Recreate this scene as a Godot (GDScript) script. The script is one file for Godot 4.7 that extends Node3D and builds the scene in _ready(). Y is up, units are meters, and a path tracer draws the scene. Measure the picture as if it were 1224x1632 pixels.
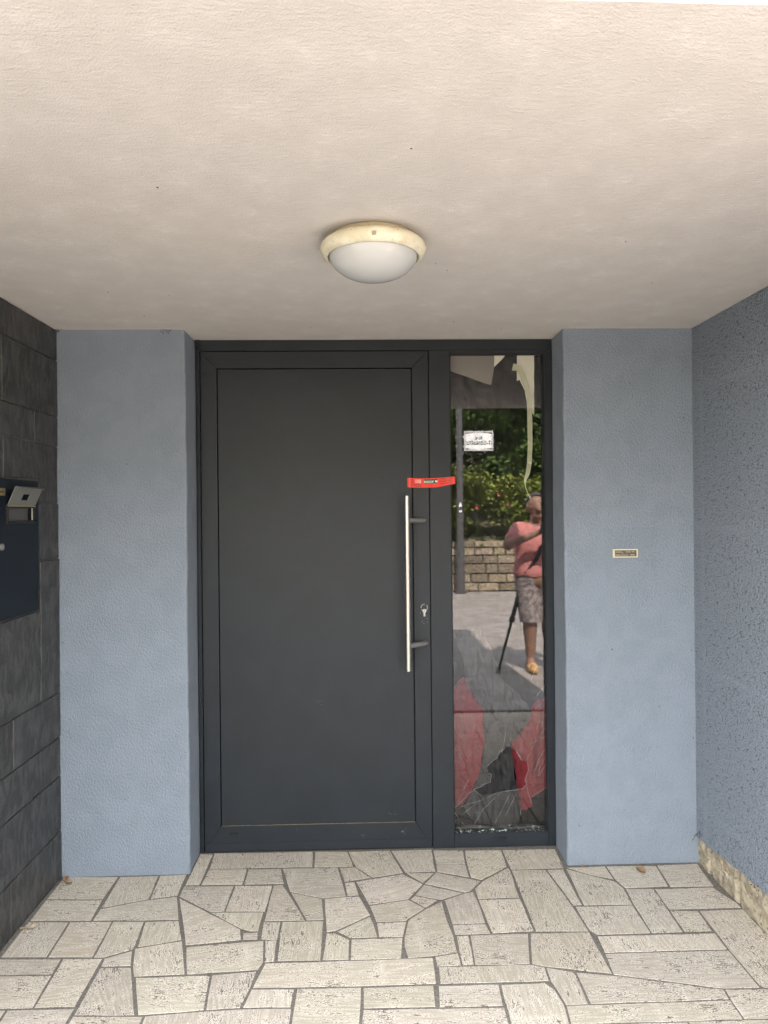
extends Node3D

# ------------------------------------------------------------------ materials
var M := {}
var rng := RandomNumberGenerator.new()

func lin(r: float, g: float, b: float) -> Color:
	return Color(r, g, b).linear_to_srgb()

func mat(called: String, c: Color, rough := 0.8, metal := 0.0) -> StandardMaterial3D:
	var m := StandardMaterial3D.new()
	m.resource_name = called
	m.albedo_color = c
	m.roughness = rough
	m.metallic = metal
	M[called] = m
	return m

func noise_bytes(w: int, h: int, freq: float, sd: int, kind := FastNoiseLite.TYPE_SIMPLEX_SMOOTH, octaves := 3, to_w := 0, to_h := 0) -> PackedByteArray:
	var n := FastNoiseLite.new()
	n.noise_type = kind
	n.seed = sd
	n.frequency = freq
	n.fractal_octaves = octaves
	n.fractal_type = FastNoiseLite.FRACTAL_FBM if octaves > 1 else FastNoiseLite.FRACTAL_NONE
	var im := n.get_seamless_image(w, h)
	im.convert(Image.FORMAT_L8)
	if to_w > 0 and (to_w != w or to_h != h):
		im.resize(to_w, to_h, Image.INTERPOLATE_CUBIC)
	return im.get_data()

func tex_rgb(w: int, h: int, data: PackedByteArray) -> ImageTexture:
	return ImageTexture.create_from_image(Image.create_from_data(w, h, false, Image.FORMAT_RGB8, data))

func tex_grey(w: int, h: int, data: PackedByteArray) -> ImageTexture:
	return ImageTexture.create_from_image(Image.create_from_data(w, h, false, Image.FORMAT_L8, data))

# two-tone albedo (linear colours) from a mix map, with a third colour where spots exceed a threshold
func tone_texture(w: int, a: Color, b: Color, c: Color, mixmap: PackedByteArray, spots: PackedByteArray, cut: int, soft: int) -> ImageTexture:
	var out := PackedByteArray()
	out.resize(w * w * 3)
	var lut := PackedByteArray()
	lut.resize(256 * 3)
	for i in 256:
		var k := a.lerp(b, smoothstep(0.25, 0.75, i / 255.0)).linear_to_srgb()
		lut[i * 3] = int(k.r * 255.0)
		lut[i * 3 + 1] = int(k.g * 255.0)
		lut[i * 3 + 2] = int(k.b * 255.0)
	var cs := c.linear_to_srgb()
	var cr := cs.r * 255.0
	var cg := cs.g * 255.0
	var cb := cs.b * 255.0
	for i in w * w:
		var j := mixmap[i] * 3
		var s := clampf(float(spots[i] - cut) / soft, 0.0, 1.0)
		out[i * 3] = int(lerpf(lut[j], cr, s))
		out[i * 3 + 1] = int(lerpf(lut[j + 1], cg, s))
		out[i * 3 + 2] = int(lerpf(lut[j + 2], cb, s))
	return tex_rgb(w, w, out)

func blend_bytes(a: PackedByteArray, b: PackedByteArray, ka: float, kb: float, off := 0.0) -> PackedByteArray:
	var o := PackedByteArray()
	o.resize(a.size())
	for i in a.size():
		o[i] = int(clampf(a[i] * ka + b[i] * kb + off, 0.0, 255.0))
	return o

# stretched so that the mean lies at 128 and one standard deviation is 50
func level(a: PackedByteArray) -> PackedByteArray:
	var s := 0.0
	var q := 0.0
	var n := 0
	for i in range(0, a.size(), 7):
		s += a[i]
		q += a[i] * a[i]
		n += 1
	var mean := s / n
	var dev := sqrt(maxf(q / n - mean * mean, 1.0))
	var o := PackedByteArray()
	o.resize(a.size())
	for i in a.size():
		o[i] = int(clampf((a[i] - mean) / dev * 50.0 + 128.0, 0.0, 255.0))
	return o

func world_map(m: StandardMaterial3D, metres: float) -> void:
	m.uv1_triplanar = true
	m.uv1_world_triplanar = true
	m.uv1_triplanar_sharpness = 6.0
	m.uv1_scale = Vector3.ONE / metres

func relief(m: StandardMaterial3D, t: Texture2D, cm: float) -> void:
	m.heightmap_enabled = true
	m.heightmap_texture = t
	m.heightmap_scale = cm

func make_materials() -> void:
	var N := 1024
	# --- travertine: cream stone, streaks along u, pits
	var soft := level(noise_bytes(512, 512, 0.007, 11, FastNoiseLite.TYPE_SIMPLEX_SMOOTH, 4, N, N))
	var streak := level(noise_bytes(72, N, 0.045, 12, FastNoiseLite.TYPE_SIMPLEX_SMOOTH, 4, N, N))
	var fine := level(noise_bytes(N, N, 0.17, 13, FastNoiseLite.TYPE_SIMPLEX_SMOOTH, 2))
	var pitline := level(noise_bytes(120, N, 0.11, 14, FastNoiseLite.TYPE_SIMPLEX_SMOOTH, 3, N, N))
	var pitdot := level(noise_bytes(520, N, 0.13, 15, FastNoiseLite.TYPE_SIMPLEX_SMOOTH, 2, N, N))
	var mixm := PackedByteArray()
	var pits := PackedByteArray()
	var hgt := PackedByteArray()
	mixm.resize(N * N)
	pits.resize(N * N)
	hgt.resize(N * N)
	for i in N * N:
		mixm[i] = int(clampf(128.0 + (soft[i] - 128.0) * 0.35 + (streak[i] - 128.0) * 0.45 + (fine[i] - 128.0) * 0.42, 0.0, 255.0))
		var band := (soft[i] - 128.0) * 0.35 + (streak[i] - 128.0) * 0.35
		var p := maxf(pitline[i] + band * 0.9 - 20.0, pitdot[i] + band * 0.9)
		pits[i] = int(clampf(p, 0.0, 255.0))
		hgt[i] = int(clampf(190.0 + (fine[i] - 128.0) * 0.2 - clampf((p - 174.0) * 2.6, 0.0, 150.0), 0.0, 255.0))
	var trav := mat("travertine", Color.WHITE, 0.62)
	trav.albedo_texture = tone_texture(N, Color(0.44, 0.380, 0.295), Color(0.76, 0.688, 0.578), Color(0.14, 0.105, 0.072), mixm, pits, 178, 42)
	trav.vertex_color_use_as_albedo = true
	trav.uv1_scale = Vector3(1.9, 1.9, 1)
	relief(trav, tex_grey(N, N, hgt), 0.12)

	# --- cement grout
	var gr_n := noise_bytes(512, 512, 0.05, 21, FastNoiseLite.TYPE_SIMPLEX_SMOOTH, 4)
	var gr_f := noise_bytes(512, 512, 0.25, 22, FastNoiseLite.TYPE_SIMPLEX_SMOOTH, 2)
	var grout := mat("cement_grout", Color.WHITE, 0.95)
	grout.albedo_texture = tone_texture(512, Color(0.12, 0.104, 0.085), Color(0.185, 0.163, 0.138), Color(0.06, 0.05, 0.04), gr_n, gr_f, 190, 30)
	world_map(grout, 0.35)
	relief(grout, tex_grey(512, 512, gr_f), 0.12)

	# --- fine trowelled render of the two pillars
	var st_a := level(noise_bytes(N, 700, 0.062, 31, FastNoiseLite.TYPE_SIMPLEX_SMOOTH, 2, N, N))
	var st_c := level(noise_bytes(512, 512, 0.008, 33, FastNoiseLite.TYPE_SIMPLEX_SMOOTH, 4, N, N))
	var st_d := level(noise_bytes(N, N, 0.12, 34, FastNoiseLite.TYPE_SIMPLEX_SMOOTH, 2))
	var st_h := blend_bytes(st_a, st_d, 0.7, 0.3)
	var pill := mat("blue_render_fine", Color.WHITE, 0.9)
	pill.albedo_texture = tone_texture(N, Color(0.208, 0.243, 0.288), Color(0.222, 0.258, 0.305), Color(0.16, 0.18, 0.21), st_c, st_d, 232, 30)
	world_map(pill, 0.62)
	relief(pill, tex_grey(N, N, st_h), 0.34)

	# --- roughcast of the right wall
	var rc_a := level(noise_bytes(N, N, 0.05, 41, FastNoiseLite.TYPE_CELLULAR, 1))
	var rc_b := level(noise_bytes(N, N, 0.075, 42, FastNoiseLite.TYPE_SIMPLEX_SMOOTH, 3))
	var rc_c := level(noise_bytes(N, N, 0.018, 43, FastNoiseLite.TYPE_SIMPLEX_SMOOTH, 2))
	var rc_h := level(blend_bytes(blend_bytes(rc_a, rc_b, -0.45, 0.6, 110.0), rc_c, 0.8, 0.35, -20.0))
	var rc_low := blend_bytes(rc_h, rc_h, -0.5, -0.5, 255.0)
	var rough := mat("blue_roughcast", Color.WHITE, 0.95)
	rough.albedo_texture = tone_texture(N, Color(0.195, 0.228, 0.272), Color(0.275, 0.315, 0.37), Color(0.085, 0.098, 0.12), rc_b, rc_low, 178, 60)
	world_map(rough, 0.55)
	relief(rough, tex_grey(N, N, rc_h), 0.8)

	# --- brushed ceiling plaster
	var ce_s := level(noise_bytes(330, N, 0.06, 51, FastNoiseLite.TYPE_SIMPLEX_SMOOTH, 3, N, N))
	var ce_p := level(noise_bytes(512, 512, 0.011, 52, FastNoiseLite.TYPE_SIMPLEX_SMOOTH, 5, N, N))
	var ce_f := level(noise_bytes(N, N, 0.14, 53, FastNoiseLite.TYPE_SIMPLEX_SMOOTH, 3))
	var ce_l := level(noise_bytes(260, N, 0.08, 54, FastNoiseLite.TYPE_SIMPLEX_SMOOTH, 3, N, N))
	var ce_m := PackedByteArray()
	var ce_h := PackedByteArray()
	var ce_w := PackedByteArray()
	ce_m.resize(N * N)
	ce_h.resize(N * N)
	ce_w.resize(N * N)
	for i in N * N:
		ce_m[i] = int(clampf(128.0 + (ce_s[i] - 128.0) * 0.25 + (ce_p[i] - 128.0) * 0.45 + (ce_f[i] - 128.0) * 0.3, 0.0, 255.0))
		ce_h[i] = int(clampf(128.0 + (ce_s[i] - 128.0) * 0.35 + (ce_f[i] - 128.0) * 0.5 + (ce_l[i] - 128.0) * 0.25, 0.0, 255.0))
		ce_w[i] = int(clampf(128.0 + (ce_l[i] - 128.0) * 0.55 + (ce_p[i] - 128.0) * 0.65, 0.0, 255.0))
	var ceil_m := mat("ceiling_plaster", Color.WHITE, 0.92)
	ceil_m.albedo_texture = tone_texture(N, Color(0.570, 0.535, 0.486), Color(0.615, 0.579, 0.530), Color(0.675, 0.643, 0.594), ce_m, ce_w, 190, 60)
	world_map(ceil_m, 0.8)
	relief(ceil_m, tex_grey(N, N, ce_h), 0.13)

	# --- slate
	var sl_a := noise_bytes(512, 512, 0.012, 61, FastNoiseLite.TYPE_SIMPLEX_SMOOTH, 5)
	var sl_b := noise_bytes(512, 160, 0.04, 62, FastNoiseLite.TYPE_SIMPLEX_SMOOTH, 4, 512, 512)
	var sl_c := noise_bytes(512, 512, 0.2, 63, FastNoiseLite.TYPE_SIMPLEX_SMOOTH, 2)
	var slate := mat("slate", Color.WHITE, 0.55)
	slate.albedo_texture = tone_texture(512, Color(0.031, 0.031, 0.031), Color(0.055, 0.055, 0.055), Color(0.12, 0.12, 0.117), level(blend_bytes(sl_a, sl_b, 0.5, 0.5)), level(blend_bytes(sl_c, sl_b, 0.5, 0.5)), 215, 60)
	slate.vertex_color_use_as_albedo = true
	world_map(slate, 0.7)
	relief(slate, tex_grey(512, 512, level(blend_bytes(sl_a, sl_b, 0.55, 0.45))), 0.6)
	var sgrout := mat("slate_joint", lin(0.12, 0.115, 0.10), 0.95)
	world_map(sgrout, 0.2)
	relief(sgrout, tex_grey(512, 512, sl_c), 0.15)

	# --- sandstone
	var sa_a := noise_bytes(512, 512, 0.014, 71, FastNoiseLite.TYPE_SIMPLEX_SMOOTH, 5)
	var sa_b := noise_bytes(512, 512, 0.03, 72, FastNoiseLite.TYPE_SIMPLEX_SMOOTH, 5)
	var sand := mat("sandstone", Color.WHITE, 0.93)
	sand.albedo_texture = tone_texture(512, Color(0.29, 0.245, 0.17), Color(0.46, 0.395, 0.29), Color(0.12, 0.105, 0.085), level(sa_a), level(sa_b), 180, 80)
	sand.vertex_color_use_as_albedo = true
	world_map(sand, 0.45)
	relief(sand, tex_grey(512, 512, sa_b), 0.35)

	# --- powder-coated anthracite metal of the door, a little dusty
	var dr_a := noise_bytes(512, 512, 0.007, 81, FastNoiseLite.TYPE_SIMPLEX_SMOOTH, 5)
	var dr_b := noise_bytes(512, 512, 0.3, 82, FastNoiseLite.TYPE_SIMPLEX_SMOOTH, 2)
	var dr_c := noise_bytes(512, 512, 0.05, 83, FastNoiseLite.TYPE_SIMPLEX_SMOOTH, 4)
	var door := mat("anthracite_coating", Color.WHITE, 0.42)
	door.albedo_texture = tone_texture(512, Color(0.0150, 0.0190, 0.0240), Color(0.0170, 0.0215, 0.0272), Color(0.030, 0.033, 0.037), dr_a, dr_c, 205, 60)
	door.roughness_texture = tex_grey(512, 512, blend_bytes(dr_a, dr_c, 0.12, 0.12, 150.0))
	door.roughness = 0.62
	door.metallic_specular = 0.40
	world_map(door, 0.8)
	relief(door, tex_grey(512, 512, dr_b), 0.012)
	mat("black_gasket", lin(0.008, 0.008, 0.009), 0.7)
	mat("black_plastic", lin(0.006, 0.006, 0.0065), 0.6)

	# --- brushed stainless steel
	var steel := mat("stainless_steel", lin(0.52, 0.50, 0.46), 0.30, 1.0)
	steel.roughness_texture = tex_grey(512, 512, blend_bytes(dr_b, dr_c, 0.35, 0.2, 120.0))
	steel.roughness = 0.5
	world_map(steel, 0.05)
	mat("dull_steel", lin(0.42, 0.42, 0.40), 0.5, 0.85)
	mat("brass", lin(0.62, 0.50, 0.24), 0.35, 0.9)
	mat("engraved_bronze", lin(0.11, 0.088, 0.06), 0.6, 0.1)
	mat("engraving", lin(0.36, 0.31, 0.24), 0.6, 0.2)
	mat("letterbox_paint", lin(0.0085, 0.0125, 0.019), 0.42)
	M.letterbox_paint.metallic_specular = 0.25
	mat("grey_lid", lin(0.14, 0.14, 0.128), 0.6, 0.2)
	mat("pale_brass", lin(0.74, 0.68, 0.50), 0.5, 0.35)
	mat("pale_lining", lin(0.08, 0.08, 0.08), 0.7)

	# --- lamp
	var lr := mat("yellowed_plastic", Color.WHITE, 0.5)
	lr.albedo_texture = tone_texture(512, Color(0.60, 0.55, 0.39), Color(0.72, 0.68, 0.53), Color(0.36, 0.31, 0.20), dr_a, dr_c, 186, 40)
	world_map(lr, 0.25)
	var ld := mat("opal_glass", lin(0.50, 0.51, 0.50), 0.12)
	ld.metallic_specular = 0.5
	mat("lamp_base", lin(0.42, 0.36, 0.25), 0.7)

	# --- glass and what is stuck behind it
	var gl := mat("window_glass", Color(1, 1, 1, 0.0), 0.0)
	gl.transparency = BaseMaterial3D.TRANSPARENCY_ALPHA
	gl.metallic_specular = 0.5
	var sh := mat("shard_glass", Color(0.78, 0.86, 0.82, 0.35), 0.05)
	sh.transparency = BaseMaterial3D.TRANSPARENCY_ALPHA
	mat("crack_edge", lin(0.32, 0.335, 0.33), 0.4)
	var bag := mat("grey_plastic_film", lin(0.018, 0.018, 0.0195), 0.45)
	bag.metallic_specular = 0.5
	mat("dark_plastic_film", lin(0.009, 0.009, 0.010), 0.75)
	M.dark_plastic_film.metallic_specular = 0.2
	bag.metallic_specular = 0.35
	var clo_n := noise_bytes(512, 512, 0.3, 91, FastNoiseLite.TYPE_SIMPLEX_SMOOTH, 2)
	var clo := mat("red_cloth", lin(0.12, 0.008, 0.013), 0.9)
	world_map(clo, 0.1)
	relief(clo, tex_grey(512, 512, clo_n), 0.05)
	mat("cream_paper", lin(0.66, 0.65, 0.53), 0.85)
	mat("taupe_card", lin(0.17, 0.155, 0.135), 0.8)
	var tp := mat("packing_tape", Color(lin(0.50, 0.50, 0.36), 0.62), 0.3)
	tp.transparency = BaseMaterial3D.TRANSPARENCY_ALPHA
	mat("dried_glue", lin(0.40, 0.33, 0.17), 0.5)

	# --- street and garden
	var as_a := noise_bytes(512, 512, 0.01, 101, FastNoiseLite.TYPE_SIMPLEX_SMOOTH, 5)
	var asph := mat("worn_asphalt", Color.WHITE, 0.95)
	asph.albedo_texture = tone_texture(512, Color(0.20, 0.178, 0.168), Color(0.265, 0.24, 0.228), Color(0.12, 0.108, 0.10), as_a, gr_f, 186, 30)
	world_map(asph, 1.6)
	relief(asph, tex_grey(512, 512, gr_f), 0.3)
	mat("wall_mortar", lin(0.075, 0.065, 0.052), 0.95)
	mat("grey_dust", lin(0.17, 0.17, 0.165), 0.95)
	mat("brown_dust", lin(0.17, 0.13, 0.085), 0.95)
	mat("white_wall_paint", lin(0.74, 0.73, 0.70), 0.9)
	var earth := mat("earth", Color.WHITE, 1.0)
	earth.albedo_texture = tone_texture(512, Color(0.09, 0.075, 0.05), Color(0.16, 0.15, 0.09), Color(0.05, 0.06, 0.03), as_a, sa_b, 140, 40)
	world_map(earth, 1.3)
	mat("roof_felt", lin(0.12, 0.12, 0.12), 0.95)
	mat("post_paint", lin(0.07, 0.07, 0.075), 0.45)
	mat("sign_white", lin(0.78, 0.79, 0.80), 0.4)
	mat("sign_ink", lin(0.015, 0.018, 0.025), 0.5)
	mat("sign_frame", lin(0.60, 0.61, 0.62), 0.35, 0.6)
	mat("hall_plaster", lin(0.42, 0.40, 0.37), 0.9)
	mat("bark", lin(0.075, 0.055, 0.038), 0.95)
	for k in 3:
		var lf := mat("leaf_%d" % k, Color.WHITE, 0.5)
		lf.vertex_color_use_as_albedo = true
		lf.metallic_specular = 0.22
		lf.backlight_enabled = true
		lf.backlight = lin(0.30, 0.34, 0.10)
	mat("rose_petal", lin(0.42, 0.07, 0.08), 0.7)
	mat("dry_leaf", lin(0.24, 0.15, 0.08), 0.9)
	mat("pale_dry_leaf", lin(0.42, 0.33, 0.24), 0.9)
	mat("cobweb_dirt", lin(0.055, 0.04, 0.03), 1.0)
	# --- clothes
	mat("skin", lin(0.21, 0.115, 0.078), 0.55)
	mat("dark_hair", lin(0.03, 0.022, 0.017), 0.6)
	mat("pink_cotton", lin(0.42, 0.155, 0.15), 0.9)
	var sho := mat("patterned_shorts", Color.WHITE, 0.95)
	sho.albedo_texture = tone_texture(512, Color(0.10, 0.085, 0.085), Color(0.30, 0.25, 0.25), Color(0.45, 0.40, 0.40), sl_a, gr_n, 170, 20)
	world_map(sho, 0.4)
	mat("tan_leather", lin(0.45, 0.27, 0.11), 0.7)
	mat("black_webbing", lin(0.012, 0.012, 0.013), 0.8)

# paving outlines in metres (x, z), stone by stone
const PAVING := [
	[-1.191, 0.166, -0.973, 0.174, -0.975, 0.345, -1.191, 0.335],
	[-1.191, 0.335, -0.975, 0.345, -0.966, 0.486, -1.187, 0.478],
	[-0.973, 0.174, -0.817, 0.174, -0.805, 0.352, -0.966, 0.407],
	[-0.817, 0.174, -0.709, 0.169, -0.704, 0.332, -0.805, 0.352],
	[-0.966, 0.407, -0.805, 0.352, -0.705, 0.334, -0.658, 0.494, -0.964, 0.486, -0.966, 0.486],
	[-1.190, 0.478, -1.041, 0.487, -1.031, 0.691, -1.185, 0.686],
	[-1.041, 0.487, -0.891, 0.491, -0.883, 0.698, -1.031, 0.691],
	[-0.891, 0.491, -0.779, 0.496, -0.764, 0.658, -0.849, 0.699, -0.883, 0.698],
	[-0.779, 0.496, -0.658, 0.494, -0.617, 0.614, -0.760, 0.650],
	[-1.194, 0.688, -0.979, 0.697, -0.976, 0.781, -1.194, 0.775],
	[-1.194, 0.849, -1.194, 0.775, -0.976, 0.781, -0.967, 0.932, -1.175, 0.928],
	[-0.979, 0.697, -0.848, 0.702, -0.846, 0.932, -0.967, 0.932],
	[-0.848, 0.702, -0.765, 0.662, -0.743, 0.748, -0.843, 0.748],
	[-0.765, 0.654, -0.617, 0.616, -0.563, 0.797, -0.722, 0.801, -0.740, 0.754],
	[-0.843, 0.748, -0.742, 0.750, -0.659, 0.976, -0.840, 0.968],
	[-1.040, 0.934, -0.844, 0.935, -0.844, 1.040, -1.037, 1.032],
	[-1.175, 0.928, -1.040, 0.934, -1.037, 1.032, -1.120, 1.029],
	[-0.840, 0.968, -0.637, 0.977, -0.634, 1.049, -0.844, 1.040],
	[-0.699, -0.005, -0.639, 0.006, -0.639, 0.258, -0.700, 0.259],
	[-0.641, -0.004, -0.225, 0.001, -0.217, 0.137, -0.633, 0.131],
	[-0.635, 0.131, -0.478, 0.138, -0.476, 0.263, -0.639, 0.258],
	[-0.478, 0.138, -0.341, 0.140, -0.315, 0.265, -0.476, 0.263],
	[-0.341, 0.140, -0.115, 0.142, -0.077, 0.363, -0.163, 0.374, -0.291, 0.323],
	[-0.702, 0.259, -0.506, 0.266, -0.510, 0.447, -0.563, 0.449, -0.702, 0.336],
	[-0.506, 0.266, -0.359, 0.271, -0.364, 0.454, -0.510, 0.447],
	[-0.359, 0.271, -0.323, 0.267, -0.295, 0.327, -0.215, 0.518, -0.362, 0.515],
	[-0.291, 0.323, -0.163, 0.374, -0.149, 0.517, -0.215, 0.518],
	[-0.701, 0.340, -0.563, 0.452, -0.433, 0.559, -0.420, 0.622, -0.603, 0.645],
	[-0.563, 0.449, -0.368, 0.455, -0.371, 0.575, -0.400, 0.574, -0.433, 0.559],
	[-0.426, 0.578, -0.369, 0.577, -0.364, 0.624, -0.420, 0.623],
	[-0.364, 0.515, -0.300, 0.518, -0.299, 0.627, -0.360, 0.625],
	[-0.300, 0.518, -0.151, 0.519, -0.148, 0.746, -0.293, 0.744],
	[-0.600, 0.651, -0.344, 0.626, -0.329, 0.747, -0.341, 0.785, -0.562, 0.799],
	[-0.344, 0.626, -0.301, 0.625, -0.295, 0.744, -0.329, 0.747],
	[-0.220, 0.002, -0.081, 0.008, -0.059, 0.103, -0.055, 0.142, -0.215, 0.138],
	[-0.081, 0.008, 0.098, 0.007, 0.144, 0.200, 0.020, 0.232, -0.047, 0.145, -0.059, 0.103],
	[0.098, 0.007, 0.274, 0.005, 0.272, 0.197, 0.149, 0.200],
	[-0.115, 0.144, -0.047, 0.142, 0.020, 0.233, -0.090, 0.262],
	[-0.090, 0.262, -0.046, 0.258, -0.028, 0.360, -0.077, 0.363],
	[-0.046, 0.258, 0.140, 0.206, 0.215, 0.289, 0.152, 0.395, 0.004, 0.428],
	[-0.161, 0.375, -0.078, 0.363, -0.028, 0.362, 0.013, 0.493, -0.111, 0.587, -0.143, 0.592],
	[0.149, 0.200, 0.267, 0.203, 0.213, 0.285],
	[0.270, 0.199, 0.442, 0.275, 0.386, 0.351, 0.364, 0.359, 0.215, 0.288],
	[0.215, 0.289, 0.364, 0.359, 0.275, 0.405, 0.260, 0.404, 0.173, 0.367],
	[0.173, 0.367, 0.260, 0.404, 0.209, 0.458, 0.154, 0.395],
	[0.005, 0.430, 0.152, 0.395, 0.209, 0.458, 0.146, 0.520, 0.135, 0.537, 0.028, 0.539],
	[-0.107, 0.587, 0.010, 0.496, 0.024, 0.549, 0.036, 0.628, -0.058, 0.630],
	[0.030, 0.541, 0.137, 0.537, 0.119, 0.630, 0.036, 0.628],
	[-0.143, 0.592, -0.111, 0.592, -0.058, 0.635, -0.058, 0.746, -0.148, 0.746],
	[-0.057, 0.633, 0.119, 0.630, 0.108, 0.746, -0.058, 0.746],
	[0.209, 0.458, 0.274, 0.407, 0.279, 0.533, 0.290, 0.627, 0.291, 0.723, 0.212, 0.739, 0.125, 0.747, 0.116, 0.675, 0.119, 0.630, 0.137, 0.537, 0.146, 0.520],
	[0.275, 0.013, 0.406, 0.022, 0.399, 0.143, 0.276, 0.139],
	[0.276, 0.139, 0.399, 0.141, 0.399, 0.250, 0.273, 0.199],
	[0.407, 0.022, 0.565, 0.025, 0.562, 0.170, 0.441, 0.272, 0.399, 0.250, 0.399, 0.143],
	[0.565, 0.025, 0.792, 0.026, 0.784, 0.194, 0.568, 0.196],
	[0.562, 0.172, 0.568, 0.196, 0.562, 0.403, 0.403, 0.408, 0.402, 0.331, 0.441, 0.275],
	[0.281, 0.405, 0.364, 0.359, 0.397, 0.351, 0.403, 0.408, 0.408, 0.561, 0.289, 0.563],
	[0.289, 0.563, 0.408, 0.561, 0.417, 0.624, 0.290, 0.627],
	[0.403, 0.408, 0.562, 0.405, 0.565, 0.617, 0.417, 0.624],
	[0.568, 0.196, 0.709, 0.200, 0.738, 0.466, 0.748, 0.627, 0.566, 0.619],
	[0.709, 0.200, 0.779, 0.198, 0.775, 0.464, 0.738, 0.466],
	[0.295, 0.630, 0.339, 0.628, 0.334, 0.789, 0.294, 0.790],
	[0.342, 0.628, 0.542, 0.625, 0.509, 0.791, 0.334, 0.789],
	[0.545, 0.625, 0.748, 0.627, 0.750, 0.851, 0.552, 0.807, 0.511, 0.791],
	[0.212, 0.739, 0.292, 0.723, 0.294, 0.790, 0.215, 0.791],
	[0.218, 0.789, 0.509, 0.791, 0.552, 0.807, 0.549, 0.876, 0.214, 0.876],
	[0.552, 0.807, 0.637, 0.835, 0.635, 0.983, 0.566, 0.985, 0.556, 0.907, 0.549, 0.876],
	[0.789, 0.186, 0.950, 0.183, 0.951, 0.291, 0.865, 0.249],
	[0.787, 0.193, 0.865, 0.249, 0.951, 0.302, 0.965, 0.357, 0.956, 0.469, 0.776, 0.467],
	[0.950, 0.183, 1.155, 0.187, 1.138, 0.352, 0.968, 0.357, 0.951, 0.291],
	[1.155, 0.187, 1.326, 0.180, 1.307, 0.357, 1.139, 0.355],
	[0.968, 0.357, 1.073, 0.362, 1.061, 0.644, 0.952, 0.646, 0.956, 0.469],
	[1.073, 0.362, 1.299, 0.360, 1.334, 0.471, 1.334, 0.509, 1.068, 0.508],
	[1.068, 0.508, 1.172, 0.517, 1.162, 0.645, 1.063, 0.644],
	[1.172, 0.517, 1.334, 0.513, 1.334, 0.941, 1.164, 0.934, 1.162, 0.746],
	[0.742, 0.468, 0.956, 0.469, 0.952, 0.646, 0.767, 0.648, 0.748, 0.622],
	[0.763, 0.651, 1.166, 0.651, 1.162, 0.746, 0.757, 0.747],
	[0.757, 0.747, 1.162, 0.746, 1.164, 0.934, 1.053, 0.933, 0.748, 0.855],
	[0.637, 0.835, 0.748, 0.855, 1.053, 0.933, 1.048, 0.980, 0.637, 0.983],
	[0.558, 1.062, 0.566, 0.985, 1.048, 0.980, 1.044, 1.062],
	[1.053, 0.933, 1.334, 0.942, 1.334, 1.062, 1.044, 1.062, 1.047, 0.981],
	[-0.718, 0.802, -0.484, 0.801, -0.468, 0.962, -0.657, 0.976],
	[-0.484, 0.801, -0.343, 0.787, -0.351, 0.869, -0.367, 0.957, -0.468, 0.962],
	[-0.327, 0.747, -0.148, 0.747, 0.210, 0.742, 0.208, 0.875, -0.019, 0.877, -0.351, 0.872],
	[-0.351, 0.872, -0.218, 0.877, -0.221, 0.961, -0.365, 0.957],
	[-0.636, 0.979, -0.658, 0.976, -0.468, 0.962, -0.365, 0.957, -0.218, 0.961, -0.218, 1.062, -0.284, 1.062, -0.634, 1.049],
	[-0.215, 0.874, -0.018, 0.877, -0.024, 1.062, -0.218, 1.062, -0.217, 0.960],
	[-0.018, 0.879, 0.199, 0.877, 0.196, 0.977, -0.017, 0.975],
	[0.208, 0.881, 0.395, 0.881, 0.389, 0.980, 0.201, 0.978],
	[-0.024, 1.062, -0.017, 0.975, 0.391, 0.982, 0.391, 1.062],
	[0.391, 1.062, 0.395, 0.883, 0.533, 0.880, 0.556, 0.914, 0.566, 0.985, 0.558, 1.062]
]
const TAUPE := [0.374, 2.117, 0.576, 2.117, 0.568, 2.042, 0.555, 1.967, 0.545, 1.967, 0.373, 2.029]
const PAPER_A := [0.568, 2.116, 0.635, 2.115, 0.620, 2.097, 0.600, 2.073, 0.567, 2.042]
const PAPER_B := [0.666, 2.115, 0.741, 2.115, 0.738, 1.831, 0.723, 1.852, 0.707, 1.892, 0.698, 1.941, 0.676, 1.987, 0.665, 1.980]
const TAPE_PATH := [0.641, 2.036, 0.666, 2.030, 0.681, 2.005, 0.698, 1.956, 0.711, 1.911, 0.712, 1.841, 0.713, 1.767, 0.713, 1.693, 0.709, 1.628, 0.702, 1.583, 0.690, 1.551, 0.691, 1.524, 0.702, 1.494, 0.714, 1.474]
const RED_A := [0.358, 0.620, 0.432, 0.697, 0.473, 0.628, 0.514, 0.554, 0.524, 0.455, 0.515, 0.382, 0.501, 0.278, 0.469, 0.211, 0.448, 0.174, 0.416, 0.133, 0.353, 0.103]
const RED_B := [0.825, 0.612, 0.757, 0.587, 0.714, 0.525, 0.682, 0.452, 0.629, 0.427, 0.641, 0.348, 0.654, 0.275, 0.661, 0.201, 0.683, 0.107, 0.699, 0.104, 0.728, 0.127, 0.722, 0.161, 0.790, 0.209, 0.821, 0.219]
const DRAPE := [0.373, 0.910, 0.424, 0.785, 0.434, 0.692, 0.464, 0.629, 0.510, 0.561, 0.515, 0.463, 0.508, 0.338, 0.481, 0.246, 0.449, 0.189, 0.423, 0.138, 0.459, 0.080, 0.537, 0.053, 0.651, 0.050, 0.673, 0.112, 0.653, 0.211, 0.643, 0.310, 0.629, 0.419, 0.687, 0.470, 0.724, 0.552, 0.657, 0.636, 0.585, 0.700, 0.554, 0.814, 0.503, 0.908]
const HOLE_L := [0.590, 0.415, 0.577, 0.395, 0.559, 0.372, 0.538, 0.360, 0.513, 0.335, 0.520, 0.307, 0.533, 0.302, 0.526, 0.266, 0.497, 0.254, 0.456, 0.240, 0.486, 0.214, 0.522, 0.216, 0.557, 0.222, 0.588, 0.228]
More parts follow.
